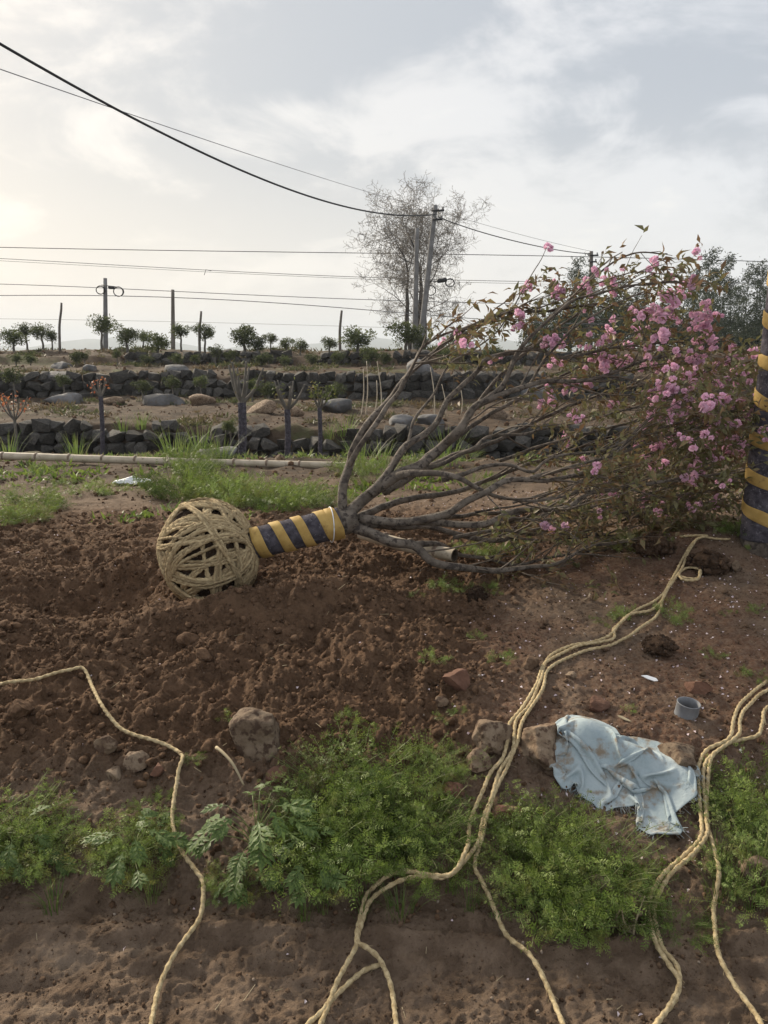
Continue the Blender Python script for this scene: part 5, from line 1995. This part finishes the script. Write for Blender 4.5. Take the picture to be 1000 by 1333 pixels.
sapling_pollard(315, 602, 468, 523, 9.5, 10.0, 'pollarded sapling with a thick trunk wrapped in dark cloth, tallest before the low wall', 'young', 20)
sapling_pollard(374, 588, 490, 532, 7, 11.0, 'thinner pollarded sapling with bare limbs and a dark-wrapped trunk', 'young', 26)
sapling_pollard(416, 566, 500, 530, 5, 12.0, 'slim wrapped sapling with some yellow-green leaves before the low wall', 'young', 130)
sapling_pollard(131, 556, 490, 515, 5, 12.0, 'slim sapling with orange new leaves before the low wall', 'red_leaf', 26)
sapling_pollard(19, 570, 506, 545, 4, 11.5, 'slim sapling with red new leaves before the low wall', 'red_leaf', 46, False)
for px, pb, pt in ((566, 540, 478), (580, 545, 500), (600, 560, 505), (476, 545, 470), (470, 540, 480), (487, 545, 495), (497, 560, 470)):
    b = at(px, pb, 14.5)
    b[2] = hz(b[0], b[1])
    e = at(px + rng.uniform(-8, 4), pt, 14.5)
    C, r, s = resample(np.array([b, (b + e) / 2 + [.03, 0, 0], e]), .1, np.array([.012, .010, .006]))
    V, T, Q = sweep(C, r, 6)
    o = link('bamboo_stake', mesh_np('bamboo_stake', V - b, [T, Q], M['bamboo']), loc=b)
    tag(o, 'thin leaning stake standing in front of the taller terrace wall', 'stake', 'thin stakes before the wall')

# ------------------------------------------------------------------ poles, posts, wires
def pole(base, top, r0, r1, mat, label, name='utility_pole', extra=None):
    base, top = np.asarray(base), np.asarray(top)
    root = thing(name, label, 'pole' if name != 'post' else 'post', base)
    g = Geo()
    C, r, s = resample(np.array([base - (top - base) * .03, (base + top) / 2, top]), .4, np.array([r0, (r0 + r1) / 2, r1]))
    V, T, Q = sweep(C, r, 14)
    g.add(V, T, Q)
    link('shaft', g.mesh('shaft', M[mat], origin=base), root)
    if extra:
        extra(root, base, top)
    return root


def gpoint(px, py, Y):
    b = at(px, py, Y)
    b[2] = hz(b[0], b[1])
    return b


def ring_mesh(name, c, rad, r, mat, root, base, ns=28, turns=3):
    g = Geo()
    for k in range(turns):
        th = np.linspace(0, 2 * np.pi, ns)
        P = c + np.stack([np.cos(th) * (rad + k * r * .6), np.full(ns, k * r * 1.2), np.sin(th) * (rad - k * r * .3)], 1)
        V, T, Q = sweep(P, r, 6)
        g.add(V, T, Q)
    link(name, g.mesh(name, M[mat], origin=base), root)


def canister(c0, c1, r, root, base, name='splice_box'):
    g = Geo()
    P = np.array([c0, c0 + (c1 - c0) * .06, c0 + (c1 - c0) * .12, c0 + (c1 - c0) * .88, c0 + (c1 - c0) * .94, c1])
    V, T, Q = sweep(P, np.array([r * .5, r * .85, r, r, r * .85, r * .5]), 12)
    g.add(V, T, Q)
    link(name, g.mesh(name, M['black'], origin=base), root)


def arms(yc):
    def f(root, base, top):
        for dz, ln in ((-.25, .5), (-.6, .4)):
            c = top + [0, 0, dz]
            g = Geo()
            V, T, Q = sweep(np.array([c - [ln * .3, .2, 0], c + [ln * .7, -.25, 0]]), .045, 8)
            g.add(V, T, Q)
            arm = link('bracket', g.mesh('bracket', M['black'], origin=base), root)
            for q in (-.25, .62):
                e = c + np.array([ln * q, -.2 * q, 0])
                g = Geo()
                P = np.array([e, e + [0, 0, .05], e + [0, 0, .09], e + [0, 0, .14], e + [0, 0, .17]])
                V, T, Q = sweep(P, np.array([.03, .055, .03, .05, .02]), 10)
                g.add(V, T, Q)
                link('insulator', g.mesh('insulator', M['concrete'], origin=base), arm)
    return f


Yp = 36.0
pole(gpoint(540, 452, Yp), at(543, 297, Yp), .14, .09, 'concrete', 'upright concrete pole in front of the tall bare tree')
LEANB, LEANT = gpoint(546, 452, Yp - 2), at(567, 267, Yp - 2)


def lean_extra(root, base, top):
    arms(0)(root, base, top)
    ring_mesh('cable_coil', at(586, 368, Yp - 2), .17, .018, 'black', root, base)
    canister(at(569, 366, Yp - 2), at(582, 364, Yp - 2), .09, root, base)
    ring_mesh('cable_coil', at(561, 378, Yp - 2), .20, .018, 'black', root, base, turns=2)
    g = Geo()
    V, T, Q = sweep(np.array([at(557, 366, Yp - 2), at(570, 366, Yp - 2)]), .02, 6)
    g.add(V, T, Q)
    link('coil_strap', g.mesh('coil_strap', M['black'], origin=base), root)


pole(LEANB, LEANT, .14, .095, 'concrete', 'leaning concrete utility pole carrying the thick black cable', extra=lean_extra)
B1, T1 = gpoint(137, 458, 40), at(137, 362, 40)


def left_extra(root, base, top):
    ring_mesh('cable_coil', at(130.5, 377.5, 39.8), .20, .022, 'black', root, base)
    ring_mesh('cable_coil', at(154, 379.5, 39.8), .23, .022, 'black', root, base)
    canister(at(141, 374, 39.8), at(149, 374.5, 39.8), .08, root, base)
    g = Geo()
    V, T, Q = sweep(np.array([at(132, 371, 39.8), at(152, 373.5, 39.8)]), .02, 6)
    g.add(V, T, Q)
    link('coil_strap', g.mesh('coil_strap', M['black'], origin=base), root)


pole(B1, T1, .13, .09, 'concrete', 'short concrete pole with two cable coils on the ridge', extra=left_extra)
pole(gpoint(225, 458, 40), at(225, 377, 40), .12, .08, 'pole_wood', 'plain dark utility pole on the ridge beside the pole with coils')
pole(gpoint(770, 445, 46), at(770, 327, 46), .14, .10, 'pole_wood', 'utility pole half hidden behind the flowering crown', extra=arms(0))
for px, pt, Y, lab in ((78, 394, 27.5, 'crooked bare stick post at the end of the ridge tree row'), (260, 405, 27.5, 'bare stick post rising behind a ridge tree'),
                       (443, 404, 26.5, 'bare stick post standing alone between two ridge trees')):
    b = gpoint(px, 458, Y)
    tp = at(px + 2, pt, Y)
    C, r, s = resample(np.array([b - [0, 0, .05], (b + tp) / 2 + [-.04, 0, 0], tp - [.03, 0, .25], tp]), .1, np.array([.05, .045, .04, .035]))
    V, T, Q = sweep(C, r, 8)
    o = link('post', mesh_np('post', V - b, [T, Q], M['pole_wood']), loc=b)
    tag(o, lab, 'post')


def on_plane(px, py, A, B):
    """where the pixel's ray meets the vertical plane through A and B"""
    d = ray(px, py)
    n = np.array([-(B[1] - A[1]), B[0] - A[0], 0.0])
    return CAM + d * (np.dot(A - CAM, n) / np.dot(d, n))


def wire(pix, A, B, r, mat, label, group=None, extend=None, name='overhead_wire'):
    P = [on_plane(px, py, A, B) for px, py in pix]
    P = np.array(P)
    dirh = unit((B - A) * [1, 1, 0])
    q = (P - A) @ dirh
    cf = np.polyfit(q, P[:, 2], 3 if extend is not None else 4)
    qq = np.linspace(q.min(), q.max(), 60)
    if extend is not None:
        sg = np.sign(q[0] - q[-1])
        qq = np.sort(np.concatenate([qq, q[0] + sg * np.linspace(.5, 9, 12)]))
    P = A + np.outer(qq, dirh)
    P[:, 2] = np.polyval(cf, qq)
    C, s = resample(P, .6)
    V, T, Q = sweep(C, r, 6)
    c0 = C[len(C) // 2].copy()
    o = link(name, mesh_np(name, V - c0, [T, Q], M[mat]), loc=c0)
    tag(o, label, 'cable' if r > .015 else 'wire', group)


A = at(567, 279, Yp - 2)
Bn = at(0, 57, 12.2)
wire([(0, 57), (100, 113), (200, 169), (300, 215), (400, 254), (470, 274), (520, 280), (567, 279)], A, Bn, .024, 'black', 'thick black cable sweeping down from overhead to the leaning pole', extend=Bn + (Bn - A) * .5 + [0, 0, 2.6], name='overhead_cable')
Bn2 = at(0, 88, 13.0)
A2 = at(500, 256, 40)
wire([(0, 88), (100, 126), (200, 160), (300, 192), (400, 225), (500, 256), (560, 272)], A2, Bn2, .008, 'greywire', 'thin grey wire running just below the thick black cable', extend=Bn2 + (Bn2 - A2) * .5 + [0, 0, 1.8])
A3 = at(770, 330, 46)
wire([(570, 282), (620, 300), (680, 316), (730, 326), (770, 330)], at(570, 282, Yp - 2), A3, .022, 'black', 'black cable from the leaning pole towards the hidden pole', name='overhead_cable')
wire([(560, 272), (640, 295), (700, 311), (770, 327)], at(560, 272, 42), A3, .009, 'greywire', 'thin grey wire above the cable to the hidden pole')


def across(pix, Y, r, mat, label, group=None):
    A, B = at(0, 330, Y), at(1000, 330, Y + 1)
    wire(pix, A, B, r, mat, label, group)


across([(-200, 316), (0, 321), (150, 325), (300, 328), (470, 329), (620, 331), (800, 335), (1000, 341), (1200, 349)], 52, .022, 'black', 'highest horizontal line crossing the whole sky behind the bare tree')
across([(-200, 328), (0, 336), (150, 345), (270, 352), (430, 359), (560, 363), (660, 366), (800, 368), (1000, 369)], 54, .018, 'greywire', 'horizontal wire with a dangling tie, second below the highest line')
across([(-200, 330), (0, 339), (150, 348), (270, 354), (430, 361), (560, 366), (660, 369), (800, 371)], 54.6, .012, 'greywire', 'thin horizontal wire running right beneath the wire with a dangling tie')
across([(-200, 370), (0, 371), (137, 373), (225, 379), (350, 386), (470, 390), (560, 392), (700, 396), (900, 402)], 41, .016, 'greywire', 'horizontal wire at the height of the pole with coils')
across([(-200, 386), (0, 386), (137, 386), (180, 384), (225, 385), (300, 390), (400, 400), (530, 409), (640, 414), (800, 422)], 40.4, .018, 'greywire', 'sagging horizontal wire tied to the plain dark pole')
across([(-200, 414), (0, 415), (200, 418), (350, 422), (530, 427), (700, 432)], 60, .010, 'greywire', 'faintest lowest horizontal wire just above the ridge trees')
p0, p1 = at(268, 351, 53.9), at(266, 358, 53.9)
V, T, Q = sweep(np.array([at(275, 352.5, 53.9), p0, p1]), .02, 6)
o = link('wire_tie', mesh_np('wire_tie', V - p0, [T, Q], M['black']), loc=p0)
tag(o, 'small dark tie dangling from a horizontal wire', 'tie')


# ------------------------------------------------------------------ tall bare tree
def bare_tree():
    b = gpoint(541, 452, 44)
    root = thing('bare_tree', 'tall bare tree with a fine rounded crown rising behind the concrete poles', 'tree', b)
    s0, s1, r0, r1 = [], [], [], []
    big = Geo()
    tips = []
    g = np.random.default_rng(77)

    def br(p, d, L, r, lev):
        n = 5 if lev < 2 else 4
        pts, rs = [p], [r]
        q = p
        for k in range(n):
            up = .10 if lev < 3 else .03
            d = unit(d + g.normal(size=3) * (.08 + .05 * lev) + [0, 0, up])
            q = q + d * L / n
            pts.append(q)
            rs.append(r * (1 - .5 * (k + 1) / n))
            if lev < 6 and (k >= 1 or lev > 0):
                if g.uniform() < (.75 if lev < 5 else .62):
                    side = unit(np.cross(d, g.normal(size=3)))
                    br(q, d * .62 + side * g.uniform(.7, 1.15) + [0, 0, .04], L * g.uniform(.58, .80), rs[-1] * .60, lev + 1)
        if lev < 6:
            br(q, d + g.normal(size=3) * .2, L * .62, rs[-1] * .85, lev + 1)
        pts = np.array(pts)
        if lev <= 1:
            C, rr, s = resample(pts, .3, np.array(rs))
            V, T, Q = sweep(C, rr, 8)
            big.add(V, T, Q)
        else:
            s0.extend(pts[:-1]); s1.extend(pts[1:]); r0.extend(rs[:-1]); r1.extend(rs[1:])
        if lev >= 4:
            tips.extend(pts[1:])
    for dx, dy, L, r in ((-.28, .05, 4.0, .17), (.14, -.1, 4.2, .19), (.46, .2, 3.9, .13)):
        br(b + [dx * .8, 0, -.1], unit(np.array([dx * .45, dy, 1])), L, r, 0)
    link('trunk', big.mesh('trunk', M['bare_bark'], origin=b), root)
    s0, s1 = np.array(s0), np.array(s1)
    print('bare tree segs', len(s0), 'top', s1[:, 2].max(), 'xr', s1[:, 0].min() - b[0], s1[:, 0].max() - b[0])
    V, Q = prisms(s0, s1, np.maximum(np.array(r0), .007), np.maximum(np.array(r1), .0055), 3)
    o = link('branches', mesh_np('branches', V - b, Q, M['bare_twig']), root)
    o['kind'] = 'stuff'
    tips = np.array(tips)
    tips = tips[g.uniform(size=len(tips)) < min(1, 9000 / len(tips))]
    n = len(tips)
    V, T = leaves(tips, g.normal(size=(n, 3)), unit(g.normal(size=(n, 3))), g.uniform(.05, .11, n), .035)
    o = link('buds', mesh_np('buds', V - b, T, M['bud']), root)
    o['kind'] = 'stuff'


bare_tree()


# ------------------------------------------------------------------ bamboo grove and dark trees on the right
def bamboo_plant(seed):
    g = np.random.default_rng(seed)
    h = 1.0
    ts = np.linspace(0, 1, 14)
    lean = g.uniform(-.05, .08)
    C = np.stack([lean * ts ** 2.2, .04 * g.normal() * ts ** 2, ts], 1)
    V, T, Q = sweep(C, .008 * (1 - .85 * ts), 6)
    cg = Geo()
    cg.add(V, T, Q)
    LP, LD = [], []
    for k in range(46):
        t = .22 + .78 * (k / 46) ** .9
        p = np.array([np.interp(t, ts, C[:, 0]), np.interp(t, ts, C[:, 1]), t])
        a = g.uniform(0, 6.28)
        ln = (.05 + .17 * (1 - t) ** .65) * g.uniform(.6, 1.2)
        e = p + np.array([math.cos(a) * ln, math.sin(a) * ln, ln * .42])
        V, Qp = prisms([p], [e], .0022, .001)
        cg.add(V, None, Qp)
        m = 30
        f = g.uniform(.15, 1.05, (m, 1))
        LP.append(p + (e - p) * f + g.normal(size=(m, 3)) * .018)
        LD.append(unit(g.normal(size=(m, 3)) + (e - p) / ln * .6 - [0, 0, .5]))
    LP, LD = np.concatenate(LP), np.concatenate(LD)
    n = len(LP)
    V, T = leaves(LP, LD, unit(g.normal(size=(n, 3)) + [0, 0, .5]), g.uniform(.022, .042, n), .0085)
    return mesh_np('foliage', V, T, M['bamboo_leaf'], False), cg.mesh('culm', M['bamboo_leaf'])


BP = [bamboo_plant(s) for s in range(5)]
rr = np.random.default_rng(5)
for px, pt, Y in ((700, 392, 49), (722, 372, 48), (742, 352, 47), (757, 340, 49), (775, 352, 45), (798, 360, 46), (820, 372, 44), (842, 384, 46), (865, 378, 43), (885, 360, 42), (900, 345, 45), (914, 330, 43), (926, 352, 40),
                  (938, 336, 42), (952, 362, 39), (966, 350, 43), (982, 342, 40), (996, 352, 41), (1012, 340, 40), (1030, 346, 42), (1050, 335, 41), (958, 375, 38), (990, 380, 37.5), (908, 372, 39), (930, 385, 38)):
    b = gpoint(px, 445, Y)
    top = at(px, pt, Y)
    hh = top[2] - b[2]
    t = thing('bamboo_plant', 'feathery dark bamboo of the grove behind the flowering crown', 'bamboo', b, 'bamboo grove behind the crown', rr.uniform(0, 6.28))
    k = rr.integers(0, 5)
    s = hh * rr.uniform(.97, 1.03)
    for me, nm in ((BP[k][0], 'foliage'), (BP[k][1], 'culm')):
        o = link(nm, me, t)
        o.scale = (max(s, 4.5) * rr.uniform(1.0, 1.15), max(s, 4.5), s)
DK_CROWN = []
for k in range(3):
    V, T, C = crown_geo(900 + k, 5200, 34, .085, .8)
    DK_CROWN.append(mesh_np('crown', V, T, M['dark_leaf'], False))
    tg = Geo()
    a, b_, c = sweep(*resample(np.array([[0, 0, -1.3], [.02, 0, -.7], [0, 0, .2]]), .1, np.array([.06, .05, .03]))[:2], 8)
    tg.add(a, b_, c)
    for cc in C[:10]:
        a, b_, c = sweep(*resample(np.array([[0, 0, -.7], cc * .5 - [0, 0, .2], cc]), .1, np.array([.03, .02, .008]))[:2], 5)
        tg.add(a, b_, c)
    DK_CROWN[-1] = (DK_CROWN[-1], tg.mesh('trunk', M['bare_bark']))
for k, (px, pt, wp, Y) in enumerate(((742, 385, 100, 52), (800, 378, 110, 51), (850, 390, 90, 50), (905, 400, 90, 47), (950, 405, 90, 46), (1000, 400, 100, 45), (1060, 398, 100, 46), (700, 410, 70, 54))):
    b = gpoint(px, 446, Y)
    rad = wp * Y / 2000
    top = at(px, pt, Y)
    h = max(top[2] - b[2] - rad * .75, rad * .55)
    t = thing('dark_tree', 'dark dense tree standing in the shade at the foot of the bamboo grove', 'tree', b, 'dark trees at the grove', rr.uniform(0, 6.28))
    for me, nm in zip(DK_CROWN[k % 3], ('crown', 'trunk')):
        o = link(nm, me, t)
        o.location = (0, 0, h)
        o.scale = (rad, rad, rad * .95 if nm == 'crown' else (h + .1) / 1.3)

# ------------------------------------------------------------------ haze
bm = bmesh.new()
bmesh.ops.create_cube(bm, size=1)
me = bpy.data.meshes.new('haze')
bm.to_mesh(me)
bm.free()
hzm, t = newmat('haze_air')
pv = t.n('ShaderNodeVolumePrincipled')
pv.inputs['Color'].default_value = (.80, .87, .95, 1)
pv.inputs['Density'].default_value = .00055
pv.inputs['Anisotropy'].default_value = .1
ho = t.n('ShaderNodeOutputMaterial')
t.l(pv.outputs[0], ho.inputs['Volume'])
me.materials.append(hzm)
haze = link('haze', me)
haze.location = (0, 1700, 54)
haze.scale = (6400, 4600, 114)
haze['kind'] = 'stuff'
tag(haze, 'thin pale haze in the air over the whole scene', 'haze')
